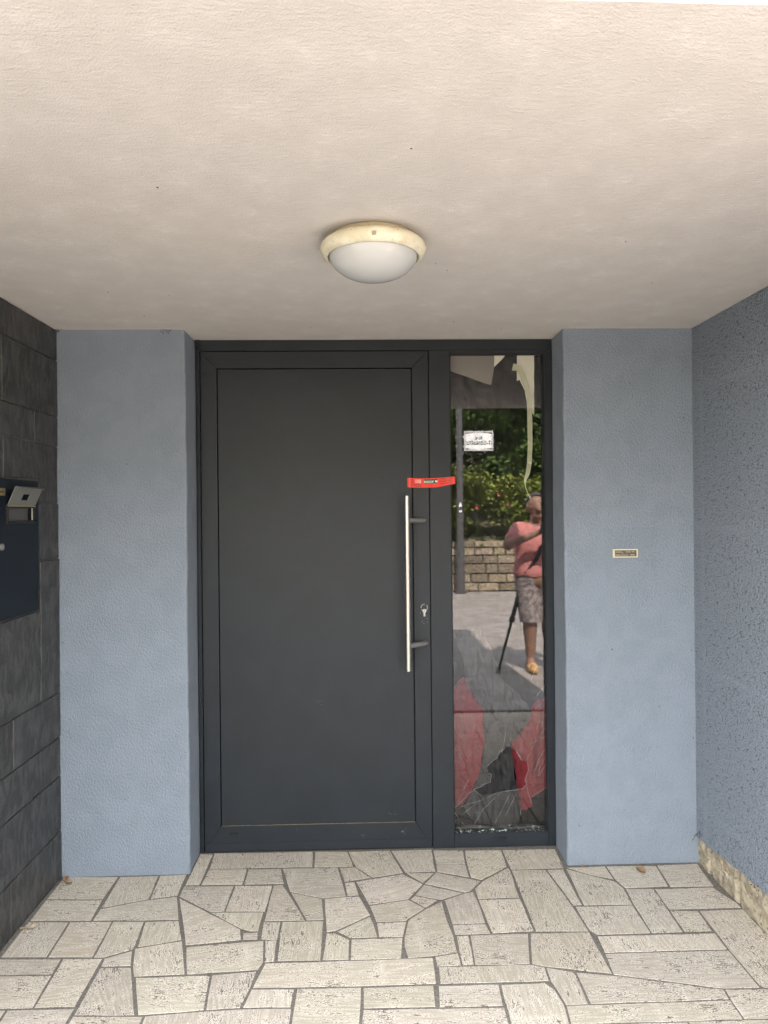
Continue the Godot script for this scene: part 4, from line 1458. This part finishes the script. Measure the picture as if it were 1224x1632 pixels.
func build_sign() -> void:
	var t := thing("sign_post", "tall dark grey metal post in front of the stone wall", "post", Vector3(1.68, 0, 9.5))
	var s := mb()
	tube(s, [Vector3(0, -0.004, 0), Vector3(0, 0.9, 0), Vector3(0, 0.92, 0), Vector3(0, 4.3, 0), Vector3(0, 4.32, 0)], [0.078, 0.076, 0.062, 0.055, 0.02], 24)
	obj("pole", s, M.post_paint, t)
	s = mb()
	tube(s, [Vector3(0, -0.003, 0), Vector3(0, 0.03, 0), Vector3(0, 0.05, 0)], [0.11, 0.105, 0.085], 24)
	obj("foot_collar", s, M.post_paint, t)
	for k in [[1.50, 0.05, 0.07], [1.41, 0.03, 0.035]]:
		s = mb()
		var a0 := -PI / 2 - 0.35
		for i in 6:
			var a := a0 + i * 0.12
			var b := a + 0.12
			var r := 0.0625
			quad(s, Vector3(cos(a) * r, k[0], sin(a) * r), Vector3(cos(b) * r, k[0], sin(b) * r), Vector3(cos(b) * r, k[0] + k[2], sin(b) * r), Vector3(cos(a) * r, k[0] + k[2], sin(a) * r), Vector3(cos(a), 0, sin(a)))
		obj("sticker_patch", s, M.sign_white, t)
	# name sign, facing the porch
	var g := thing("street_sign", "white street name sign in a silver frame, fixed to the dark post", "sign", Vector3(2.015, 2.65, 9.47))
	var w := 0.258
	var h := 0.175
	s = mb()
	bx(s, Vector3(-w, -h, -0.012), Vector3(w, -h + 0.03, 0.02), 0.006)
	bx(s, Vector3(-w, h - 0.03, -0.012), Vector3(w, h, 0.02), 0.006)
	bx(s, Vector3(-w, -h + 0.0301, -0.012), Vector3(-w + 0.03, h - 0.0301, 0.02), 0.006)
	bx(s, Vector3(w - 0.03, -h + 0.0301, -0.012), Vector3(w, h - 0.0301, 0.02), 0.006)
	obj("frame", s, M.sign_frame, g)
	s = mb()
	bx(s, Vector3(-w + 0.029, -h + 0.029, 0.0), Vector3(w - 0.029, h - 0.029, 0.012), 0.0)
	obj("back_board", s, M.sign_ink, g)
	# white field with bowed sides leaves dark corners
	var field := PackedVector2Array()
	var fx := w - 0.031
	var fy := h - 0.031
	for i in 13:
		var u := -1.0 + i / 6.0
		field.append(Vector2(u * fx, -fy + 0.022 * u * u))
	for i in 13:
		var u := 1.0 - i / 6.0
		field.append(Vector2(u * fx, fy - 0.022 * u * u))
	s = mb()
	slab(s, field, func(a: float, b: float, hh: float) -> Vector3: return Vector3(a, b, -hh), 0.0, 0.002, 0.0)
	obj("white_field", s, M.sign_white, g)
	for d in [["RUE", 0.048, 0.052], ["ST-GENGOUL", -0.035, 0.068]]:
		var tm := TextMesh.new()
		var f := SystemFont.new()
		f.font_names = PackedStringArray(["Droid Sans"])
		f.font_weight = 700
		tm.font = f
		tm.text = d[0]
		tm.font_size = 64
		tm.pixel_size = d[2] / 46.0
		tm.depth = 0.002
		var o := MeshInstance3D.new()
		o.name = "lettering"
		o.mesh = tm
		o.material_override = M.sign_ink
		o.rotation.y = PI
		o.position = Vector3(0, d[1], -0.0035)
		if d[0] != "RUE":
			o.scale.x = 0.88
		g.add_child(o, true)
	for y in [-0.1, 0.06]:
		s = mb()
		bx(s, Vector3(-0.40, y, 0.0), Vector3(-0.25, y + 0.02, 0.05), 0.003)
		obj("bracket", s, M.sign_frame, g)


func leaf_mesh(l: float, w: float) -> ArrayMesh:
	var s := mb()
	var a := Vector3.ZERO
	var b := Vector3(w * 0.5, 0.12 * w, l * 0.45)
	var c := Vector3(-w * 0.5, 0.12 * w, l * 0.45)
	var d := Vector3(0, -0.1 * l, l)
	var m := Vector3(0, 0, l * 0.5)
	tri(s, a, b, m, Vector3.UP)
	tri(s, a, m, c, Vector3.UP)
	tri(s, b, d, m, Vector3.UP)
	tri(s, c, m, d, Vector3.UP)
	return s.commit()

func bush(called: String, label: String, category: String, at: Vector3, rad: Vector3, count: int, kind: int, cols: Array, group: String, trunk_h := 0.0, leaf := 0.09) -> void:
	var t := thing(called, label, category, at, group)
	var s := mb()
	var limbs := 6 if trunk_h > 0.0 else 7
	var top := Vector3(0, trunk_h, 0)
	if trunk_h > 0.0:
		tube(s, [Vector3(0, -0.2, 0), Vector3(0.05, trunk_h * 0.5, 0.03), top], [0.11, 0.085, 0.07], 9)
	var tips := []
	for k in limbs:
		var a := TAU * k / limbs + rng.randf()
		var e := top + Vector3(cos(a) * rad.x * 0.6, rad.y * rng.randf_range(0.5, 1.5), sin(a) * rad.z * 0.6)
		var mid := top.lerp(e, 0.5) + Vector3(0, rad.y * 0.15, 0)
		tube(s, [top - Vector3(0, 0.12, 0), mid, e], [0.045, 0.028, 0.012], 6)
		tips.append(e)
		tips.append(mid)
	obj("trunk" if trunk_h > 0.0 else "stems", s, M.bark, t)
	# leaves gather in clumps round twig ends, with air between the clumps
	var clumps := []
	for k in 34:
		var v := Vector3(rng.randfn(), rng.randfn(), rng.randfn()).normalized() * pow(rng.randf(), 0.4)
		clumps.append([top + Vector3(v.x * rad.x, rad.y * (1.0 + v.y) * 0.98, v.z * rad.z), rng.randf_range(0.16, 0.42) * minf(rad.x, rad.y), rng.randf()])
	var mm := MultiMesh.new()
	mm.transform_format = MultiMesh.TRANSFORM_3D
	mm.use_colors = true
	mm.mesh = leaf_mesh(leaf, leaf * 0.55)
	mm.instance_count = count
	for i in count:
		var c: Array = clumps[rng.randi() % clumps.size()]
		var p: Vector3 = c[0] + Vector3(rng.randfn(), rng.randfn() * 0.75, rng.randfn()) * float(c[1]) * 0.62
		var b := Basis.from_euler(Vector3(rng.randf_range(-1.0, 0.7), rng.randf() * TAU, rng.randf_range(-0.8, 0.8))).scaled(Vector3.ONE * rng.randf_range(0.6, 1.35))
		mm.set_instance_transform(i, Transform3D(b, p))
		var col: Color = cols[0].lerp(cols[1], clampf(float(c[2]) * 0.7 + rng.randf_range(-0.2, 0.45), 0.0, 1.0))
		mm.set_instance_color(i, col)
	var o := MultiMeshInstance3D.new()
	o.name = "crown"
	o.set_meta("kind", "stuff")
	o.multimesh = mm
	o.material_override = M["leaf_%d" % kind]
	t.add_child(o, true)

func build_garden() -> void:
	var dark := [Color(0.03, 0.06, 0.018), Color(0.10, 0.155, 0.04)]
	var mid := [Color(0.04, 0.08, 0.02), Color(0.10, 0.15, 0.035)]
	var lime := [Color(0.09, 0.13, 0.03), Color(0.22, 0.24, 0.055)]
	var gb := "shrubs on top of the garden wall"
	bush("shrub", "yellow-green shrub above the garden wall behind the dark post", "shrub", Vector3(1.75, 0.95, 10.5), Vector3(0.85, 0.62, 0.6), 5200, 0, lime, gb)
	bush("shrub", "lime green shrub above the garden wall beside the pink-shirted person", "shrub", Vector3(3.05, 0.95, 10.45), Vector3(0.8, 0.55, 0.55), 5200, 0, lime, gb)
	bush("shrub", "green shrub spilling over the garden wall at the reflection's far right", "shrub", Vector3(4.5, 0.95, 10.5), Vector3(0.9, 0.7, 0.6), 3600, 1, mid, gb)
	bush("shrub", "mid green shrub on the wall to the left of the dark post", "shrub", Vector3(0.2, 0.95, 10.5), Vector3(0.9, 0.75, 0.6), 3600, 1, mid, gb)
	bush("ivy_mat", "low dark green plants trailing over the top of the garden wall", "plants", Vector3(2.4, 0.72, 9.95), Vector3(2.2, 0.16, 0.22), 4200, 2, mid, "", 0.0, 0.05)
	var gt := "trees behind the garden wall"
	bush("garden_tree", "dark leafy tree right behind the street name sign", "tree", Vector3(2.5, 1.3, 12.2), Vector3(1.6, 1.6, 1.3), 17000, 2, dark, gt, 0.45, 0.12)
	bush("garden_tree", "mid green tree to the left of the street name sign", "tree", Vector3(0.5, 1.3, 12.6), Vector3(1.7, 1.5, 1.4), 12000, 1, mid, gt, 0.5, 0.12)
	bush("garden_tree", "dark green tree to the right of the street name sign", "tree", Vector3(4.6, 1.3, 12.5), Vector3(1.6, 1.5, 1.4), 15000, 2, dark, gt, 0.4, 0.12)
	bush("garden_tree", "tall tree standing behind the dark leafy tree", "tree", Vector3(3.2, 1.8, 15.5), Vector3(2.3, 2.0, 1.8), 15000, 1, dark, gt, 0.5, 0.15)
	bush("garden_tree", "broad tree on the bank far to the left", "tree", Vector3(-3.6, 1.5, 13.2), Vector3(2.4, 1.7, 1.8), 8000, 1, mid, gt, 1.4, 0.15)
	bush("garden_tree", "broad tree on the bank far to the right", "tree", Vector3(8.4, 1.5, 13.2), Vector3(2.4, 1.7, 1.8), 8000, 1, mid, gt, 1.4, 0.15)
	# a few red blooms on the shrubs
	var k := 0
	for p in [Vector3(2.45, 1.72, 9.98), Vector3(2.62, 1.55, 9.96), Vector3(2.05, 1.5, 9.96)]:
		var s := mb()
		for i in 7:
			var a := TAU * i / 7.0
			var e := Vector3(cos(a) * 0.03, sin(a) * 0.026, -0.012 - 0.012 * (i % 2))
			var side := Vector3(-sin(a), cos(a), 0) * 0.02
			tri(s, Vector3.ZERO, e - side, e + side + Vector3(0, 0, -0.012), Vector3(0, 0, -1))
		var o := obj(numbered("red_bloom"), s, M.rose_petal)
		o.position = p
		tag(o, ["highest red bloom on the shrub above the garden wall", "middle red bloom on the shrub above the garden wall", "lowest red bloom, nearest the dark post"][k], "flower", "red blooms on the shrubs")
		k += 1

# ------------------------------------------------------------------ the person whose reflection shows in the glass
func build_person() -> void:
	var base := Vector3(1.53, 0, 3.32)
	var t := thing("person", "person in pink shirt and patterned shorts holding a phone up, reflected in the glass", "person", base)
	var hipL := Vector3(-0.085, 0.80, 0.0)
	var hipR := Vector3(0.085, 0.80, 0.0)
	var kneeL := Vector3(-0.062, 0.43, -0.02)
	var kneeR := Vector3(0.115, 0.43, 0.02)
	var ankL := Vector3(-0.055, 0.075, 0.0)
	var ankR := Vector3(0.135, 0.075, 0.08)
	var shL := Vector3(-0.155, 1.255, 0.0)
	var shR := Vector3(0.155, 1.255, 0.0)
	var elL := Vector3(-0.285, 1.13, -0.19)
	var elR := Vector3(0.285, 1.11, -0.17)
	var wrL := Vector3(-0.045, 1.235, -0.285)
	var wrR := Vector3(0.12, 1.225, -0.285)
	var neck := Vector3(0, 1.31, 0.0)
	var bones := [
		[Vector3(-0.05, 0.83, 0), Vector3(0.05, 0.83, 0), 0.115, 0.115], [Vector3(0, 0.84, 0), Vector3(0, 1.0, -0.005), 0.125, 0.118], [Vector3(-0.05, 1.12, 0), Vector3(0.05, 1.12, 0), 0.118, 0.118],
		[Vector3(-0.09, 1.23, 0), Vector3(0.09, 1.23, 0), 0.075, 0.075], [Vector3(0, 1.22, 0), Vector3(0, 1.37, -0.01), 0.06, 0.05],
		[hipL, kneeL, 0.088, 0.056], [hipR, kneeR, 0.088, 0.056], [kneeL + Vector3(0, -0.06, 0.012), ankL + Vector3(0, 0.12, 0.012), 0.056, 0.036], [kneeR + Vector3(0, -0.06, 0.012), ankR + Vector3(0, 0.12, 0.012), 0.056, 0.036], [kneeL, ankL, 0.05, 0.034], [kneeR, ankR, 0.05, 0.034],
		[ankL, ankL + Vector3(-0.005, -0.04, -0.13), 0.036, 0.028], [ankR, ankR + Vector3(0.01, -0.04, -0.13), 0.036, 0.028],
		[shL, elL, 0.052, 0.040], [shR, elR, 0.052, 0.040], [elL, wrL, 0.040, 0.025], [elR, wrR, 0.040, 0.025],
	]
	# head
	var hc := Vector3(0.0, 1.455, -0.025)
	bones += [[hc + Vector3(0, 0.03, 0.015), hc + Vector3(0, 0.03, -0.01), 0.08, 0.08], [hc + Vector3(0, -0.02, -0.03), hc + Vector3(0, -0.072, -0.045), 0.058, 0.04],
		[hc + Vector3(0, -0.002, -0.085), hc + Vector3(0, -0.026, -0.105), 0.010, 0.014], [hc + Vector3(-0.078, 0.0, 0.0), hc + Vector3(-0.08, -0.03, 0.0), 0.014, 0.011], [hc + Vector3(0.078, 0.0, 0.0), hc + Vector3(0.08, -0.03, 0.0), 0.014, 0.011]]
	body_obj("body", body_mesh(bones, 0.011, 0.035), M.skin, t)
	var s: SurfaceTool
	for sx in [-1.0, 1.0]:
		s = mb()
		var e := hc + Vector3(0.032 * sx, 0.008, -0.077)
		tube(s, [e + Vector3(-0.012, 0, 0.006), e, e + Vector3(0.012, 0, 0.006)], [0.004, 0.008, 0.004], 8)
		tube(s, [e + Vector3(-0.016, 0.02, 0.002), e + Vector3(0.0, 0.024, -0.004), e + Vector3(0.016, 0.02, 0.002)], [0.002, 0.0035, 0.002], 6)
		obj("eye", s, M.dark_hair, t)
	s = mb()
	tube(s, [hc + Vector3(-0.022, -0.055, -0.078), hc + Vector3(0, -0.056, -0.09), hc + Vector3(0.022, -0.055, -0.078)], [0.003, 0.005, 0.003], 8)
	obj("mouth", s, M.dark_hair, t)
	# hands: palm and five fingers each, closed on the phone
	for sd in 2:
		var w: Vector3 = wrL if sd == 0 else wrR
		var sx: float = 1.0 if sd == 0 else -1.0
		var palm := w + Vector3(0.045 * sx, 0.035, -0.03)
		var hb := [[w, palm, 0.024, 0.026], [palm + Vector3(0, 0.02, 0), palm + Vector3(0.01 * sx, -0.025, 0), 0.02, 0.02]]
		var reach: Array[float] = [0.055, 0.062, 0.06, 0.048]
		for k in 4:
			var root := palm + Vector3(0.012 * sx, 0.03 - 0.021 * k, -0.004)
			var m1 := root + Vector3(reach[k] * 0.45 * sx, 0.006, -0.024)
			var m2 := m1 + Vector3(reach[k] * 0.4 * sx, 0.001, -0.004)
			var m3 := m2 + Vector3(reach[k] * 0.2 * sx, 0.0, 0.012)
			hb += [[root, m1, 0.0095, 0.0088], [m1, m2, 0.0088, 0.008], [m2, m3, 0.008, 0.0072]]
		var th := palm + Vector3(-0.002 * sx, 0.012, 0.014)
		hb += [[th, th + Vector3(0.018 * sx, 0.024, 0.012), 0.012, 0.0105], [th + Vector3(0.018 * sx, 0.024, 0.012), th + Vector3(0.042 * sx, 0.036, 0.006), 0.0105, 0.009]]
		body_obj("hand", body_mesh(hb, 0.0045, 0.008), M.skin, t)
	# clothes follow the body
	var shirt := [[Vector3(-0.06, 0.88, 0), Vector3(0.06, 0.88, 0), 0.135, 0.135], [Vector3(-0.06, 1.12, 0), Vector3(0.06, 1.12, 0), 0.13, 0.13], [Vector3(-0.06, 0.9, 0), Vector3(-0.05, 1.12, 0), 0.135, 0.13], [Vector3(0.06, 0.9, 0), Vector3(0.05, 1.12, 0), 0.135, 0.13],
		[Vector3(-0.1, 1.225, 0), Vector3(0.1, 1.225, 0), 0.09, 0.09], [shL, shL.lerp(elL, 0.62), 0.072, 0.066], [shR, shR.lerp(elR, 0.62), 0.072, 0.066]]
	body_obj("shirt", body_mesh(shirt, 0.012, 0.04, func(p: Vector3) -> float: return maxf(0.845 + 0.006 * sin(p.x * 40.0) - p.y, p.y - 1.325 - 0.3 * p.z)), M.pink_cotton, t)
	var shorts := [[Vector3(-0.06, 0.84, 0), Vector3(0.06, 0.84, 0), 0.125, 0.125], [hipL, kneeL + Vector3(0, 0.02, 0), 0.108, 0.092], [hipR, kneeR + Vector3(0, 0.02, 0), 0.108, 0.092]]
	body_obj("shorts", body_mesh(shorts, 0.012, 0.03, func(p: Vector3) -> float: return maxf(0.435 - p.y, p.y - 0.93)), M.patterned_shorts, t)
	var hair := [[hc + Vector3(0, 0.045, 0.025), hc + Vector3(0, 0.05, 0.0), 0.084, 0.083], [hc + Vector3(0, 0.01, 0.045), hc + Vector3(0, -0.03, 0.045), 0.065, 0.05]]
	body_obj("hair", body_mesh(hair, 0.009, 0.03, func(p: Vector3) -> float: return (hc.y + 0.055 - p.y) * 0.8 - (p.z - hc.z + 0.02)), M.dark_hair, t)
	for a in [ankL, ankR]:
		var sh := [[a + Vector3(0, -0.035, 0.03), a + Vector3(0, -0.035, -0.06), 0.037, 0.043], [a + Vector3(0, -0.035, -0.06), a + Vector3(0.0, -0.045, -0.14), 0.044, 0.032]]
		body_obj("clog", body_mesh(sh, 0.009, 0.02, func(p: Vector3) -> float: return maxf(0.003 - p.y, p.y - 0.085)), M.tan_leather, t)
	s = mb()
	var strap := [Vector3(0.10, 1.31, 0.03), Vector3(0.09, 1.29, -0.085), Vector3(0.04, 1.14, -0.138), Vector3(-0.03, 1.0, -0.140), Vector3(-0.12, 0.88, -0.115), Vector3(-0.185, 0.85, 0.0)]
	tube(s, strap, [0.016, 0.018, 0.018, 0.018, 0.018, 0.016], 8)
	obj("bag_strap", s, M.black_webbing, t)
	# phone
	s = mb()
	bx(s, Vector3(-0.078, -0.037, -0.0045), Vector3(0.078, 0.037, 0.0045), 0.003)
	var ph := thing("phone", "dark phone held up by the pink-shirted person", "phone", base + Vector3(0.037, 1.268, -0.342))
	obj("case", s, M.black_plastic, ph)
	s = mb()
	for x in [-0.06, -0.044]:
		tube(s, [Vector3(x, 0.02, -0.003), Vector3(x, 0.02, -0.0062)], [0.006, 0.006], 12)
	obj("camera_lens", s, M.black_gasket, ph)
	# walking pole leaning at the hip
	var wp := thing("walking_pole", "dark telescopic walking pole leaning against the pink-shirted person's hip", "walking pole", Vector3(1.165, 0, 3.24))
	var dir := (Vector3(1.40, 0.80, 3.30) - Vector3(1.165, 0, 3.24))
	var L := dir.length()
	dir = dir.normalized()
	s = mb()
	tube(s, [dir * 0.02, dir * L * 0.58], [0.011, 0.013], 12)
	obj("lower_tube", s, M.black_plastic, wp)
	s = mb()
	tube(s, [dir * L * 0.56, dir * L], [0.019, 0.02], 12)
	obj("upper_tube", s, M.black_plastic, wp)
	s = mb()
	tube(s, [dir * L * 0.55, dir * L * 0.56, dir * L * 0.60, dir * L * 0.61], [0.016, 0.026, 0.026, 0.018], 12)
	obj("clamp", s, M.black_gasket, wp)
	s = mb()
	tube(s, [Vector3(0, 0.0, 0), dir * 0.05], [0.019, 0.014], 12)
	obj("rubber_tip", s, M.black_gasket, wp)

func build_litter() -> void:
	var spots := [[Vector3(-1.165, 0.004, 0.53), 0.03, "pale_dry_leaf", "pale curled dry leaf at the foot of the slate wall"], [Vector3(-1.172, 0.004, 0.20), 0.026, "dry_leaf", "brown dry leaf in the corner of slate wall and pillar"], [Vector3(-1.15, 0.003, 0.225), 0.016, "dry_leaf", "tiny brown leaf crumb beside the corner leaf"],
		[Vector3(1.075, 0.004, 0.235), 0.030, "dry_leaf", "reddish brown dry leaf on the paving below the brass plate"], [Vector3(0.86, 0.003, 0.19), 0.014, "dry_leaf", "small brown leaf crumb by the right pillar foot"]]
	for d in spots:
		var s := mb()
		var r: float = d[1]
		var turn := rng.randf() * TAU
		var n := 7
		var P := []
		for i in n + 1:
			var u := float(i) / n
			var w := r * 0.45 * sin(PI * (0.08 + 0.87 * u))
			var x := (u - 0.5) * r * 1.7
			P.append([Vector3(x, r * (0.26 + 0.2 * sin(u * 7.0 + turn)), -w), Vector3(x, 0.0006, r * 0.05 * sin(u * 9.0)), Vector3(x, r * (0.18 + 0.14 * cos(u * 5.0)), w)])
		for i in n:
			for k in 2:
				for th in [0.0, 0.0006]:
					var o: Vector3 = Vector3.UP * th
					quad(s, P[i][k] + o, P[i + 1][k] + o, P[i + 1][k + 1] + o, P[i][k + 1] + o, Vector3.UP if th > 0.0 else Vector3.DOWN)
		var ob := obj(numbered("dry_leaf"), s, M[d[2]])
		ob.position = d[0]
		ob.rotation.y = turn
		tag(ob, d[3], "leaf", "dry leaves on the porch")
	# clots of old cobweb and dirt where walls meet ceiling and plinth
	var dirt := [[Vector3(-0.775, 2.146, 0.174), 0.020, "dirt clot under the ceiling on the pillar by the slate wall"], [Vector3(-0.688, 2.142, 0.006), 0.010, "rusty dirt clot at the upper corner of the door frame"], [Vector3(1.316, 0.122, 0.20), 0.022, "tangle of old cobweb at the end of the sandstone plinth"], [Vector3(1.322, 0.135, 0.62), 0.018, "dark dirt clot on the lower edge of the roughcast"], [Vector3(-1.19, 2.144, 0.18), 0.012, "dirt clot where slate wall, pillar and ceiling meet"]]
	for d in dirt:
		var s := mb()
		var r: float = d[1]
		for k in 16:
			var a := Vector3(rng.randf_range(-r, r), rng.randf_range(-r, r) * 0.5, rng.randf_range(0, r * 0.3))
			var b := a + Vector3(rng.randf_range(-r, r), rng.randf_range(-r, r), rng.randf_range(-r, r) * 0.4) * 0.6
			tube(s, [a, a.lerp(b, 0.5) + Vector3(0, r * 0.1, 0), b], [0.0004, 0.0016, 0.0004], 5)
		var ob := obj(numbered("cobweb_clot"), s, M.cobweb_dirt)
		ob.position = d[0]
		tag(ob, d[2], "cobweb", "cobweb clots in the porch")

func _ready() -> void:
	rng.seed = 20240611
	# camera
	var cam := Camera3D.new()
	cam.name = "camera"
	cam.fov = 70.61
	cam.near = 0.05
	cam.far = 900.0
	cam.transform = Transform3D(Basis(Vector3.UP, -0.0281) * Basis(Vector3.RIGHT, 0.0006) * Basis(Vector3.BACK, -0.0097), Vector3(0, 1.4206, 3.0457))
	add_child(cam)
	cam.current = true
	# sky, exposure
	var we := WorldEnvironment.new()
	we.name = "environment"
	var e := Environment.new()
	var sm := ProceduralSkyMaterial.new()
	sm.sky_top_color = Color(0.82, 0.845, 0.88)
	sm.sky_horizon_color = Color(1.0, 0.965, 0.91)
	sm.sky_curve = 0.18
	sm.ground_bottom_color = Color(0.42, 0.40, 0.38)
	sm.ground_horizon_color = Color(0.62, 0.62, 0.62)
	sm.sky_energy_multiplier = 1.1
	var sky := Sky.new()
	sky.sky_material = sm
	e.background_mode = Environment.BG_SKY
	e.sky = sky
	e.tonemap_mode = Environment.TONE_MAPPER_LINEAR
	e.tonemap_exposure = 11.3
	e.sdfgi_enabled = true
	e.ssao_enabled = true
	e.ssil_enabled = true
	we.environment = e
	add_child(we)
	# sun: high behind the house, a touch to the right
	var sun := DirectionalLight3D.new()
	sun.name = "sun"
	sun.light_energy = 1.45
	sun.light_color = Color(1.0, 0.955, 0.89)
	sun.light_angular_distance = 0.55
	sun.shadow_enabled = true
	var to_sun := Vector3(0.08, tan(deg_to_rad(54.0)), -1.0).normalized()
	sun.transform = Transform3D(Basis.looking_at(-to_sun, Vector3.UP), Vector3(0, 20, 0))
	add_child(sun)
	make_materials()
	build_floor()
	build_slate_wall()
	build_pillars()
	build_right_wall()
	build_ceiling()
	build_house()
	build_street()
	build_garden_wall()
	build_door()
	build_lamp()
	build_letterbox()
	build_brass_plate()
	build_seal_sticker()
	build_sign()
	build_garden()
	build_person()
	build_litter()
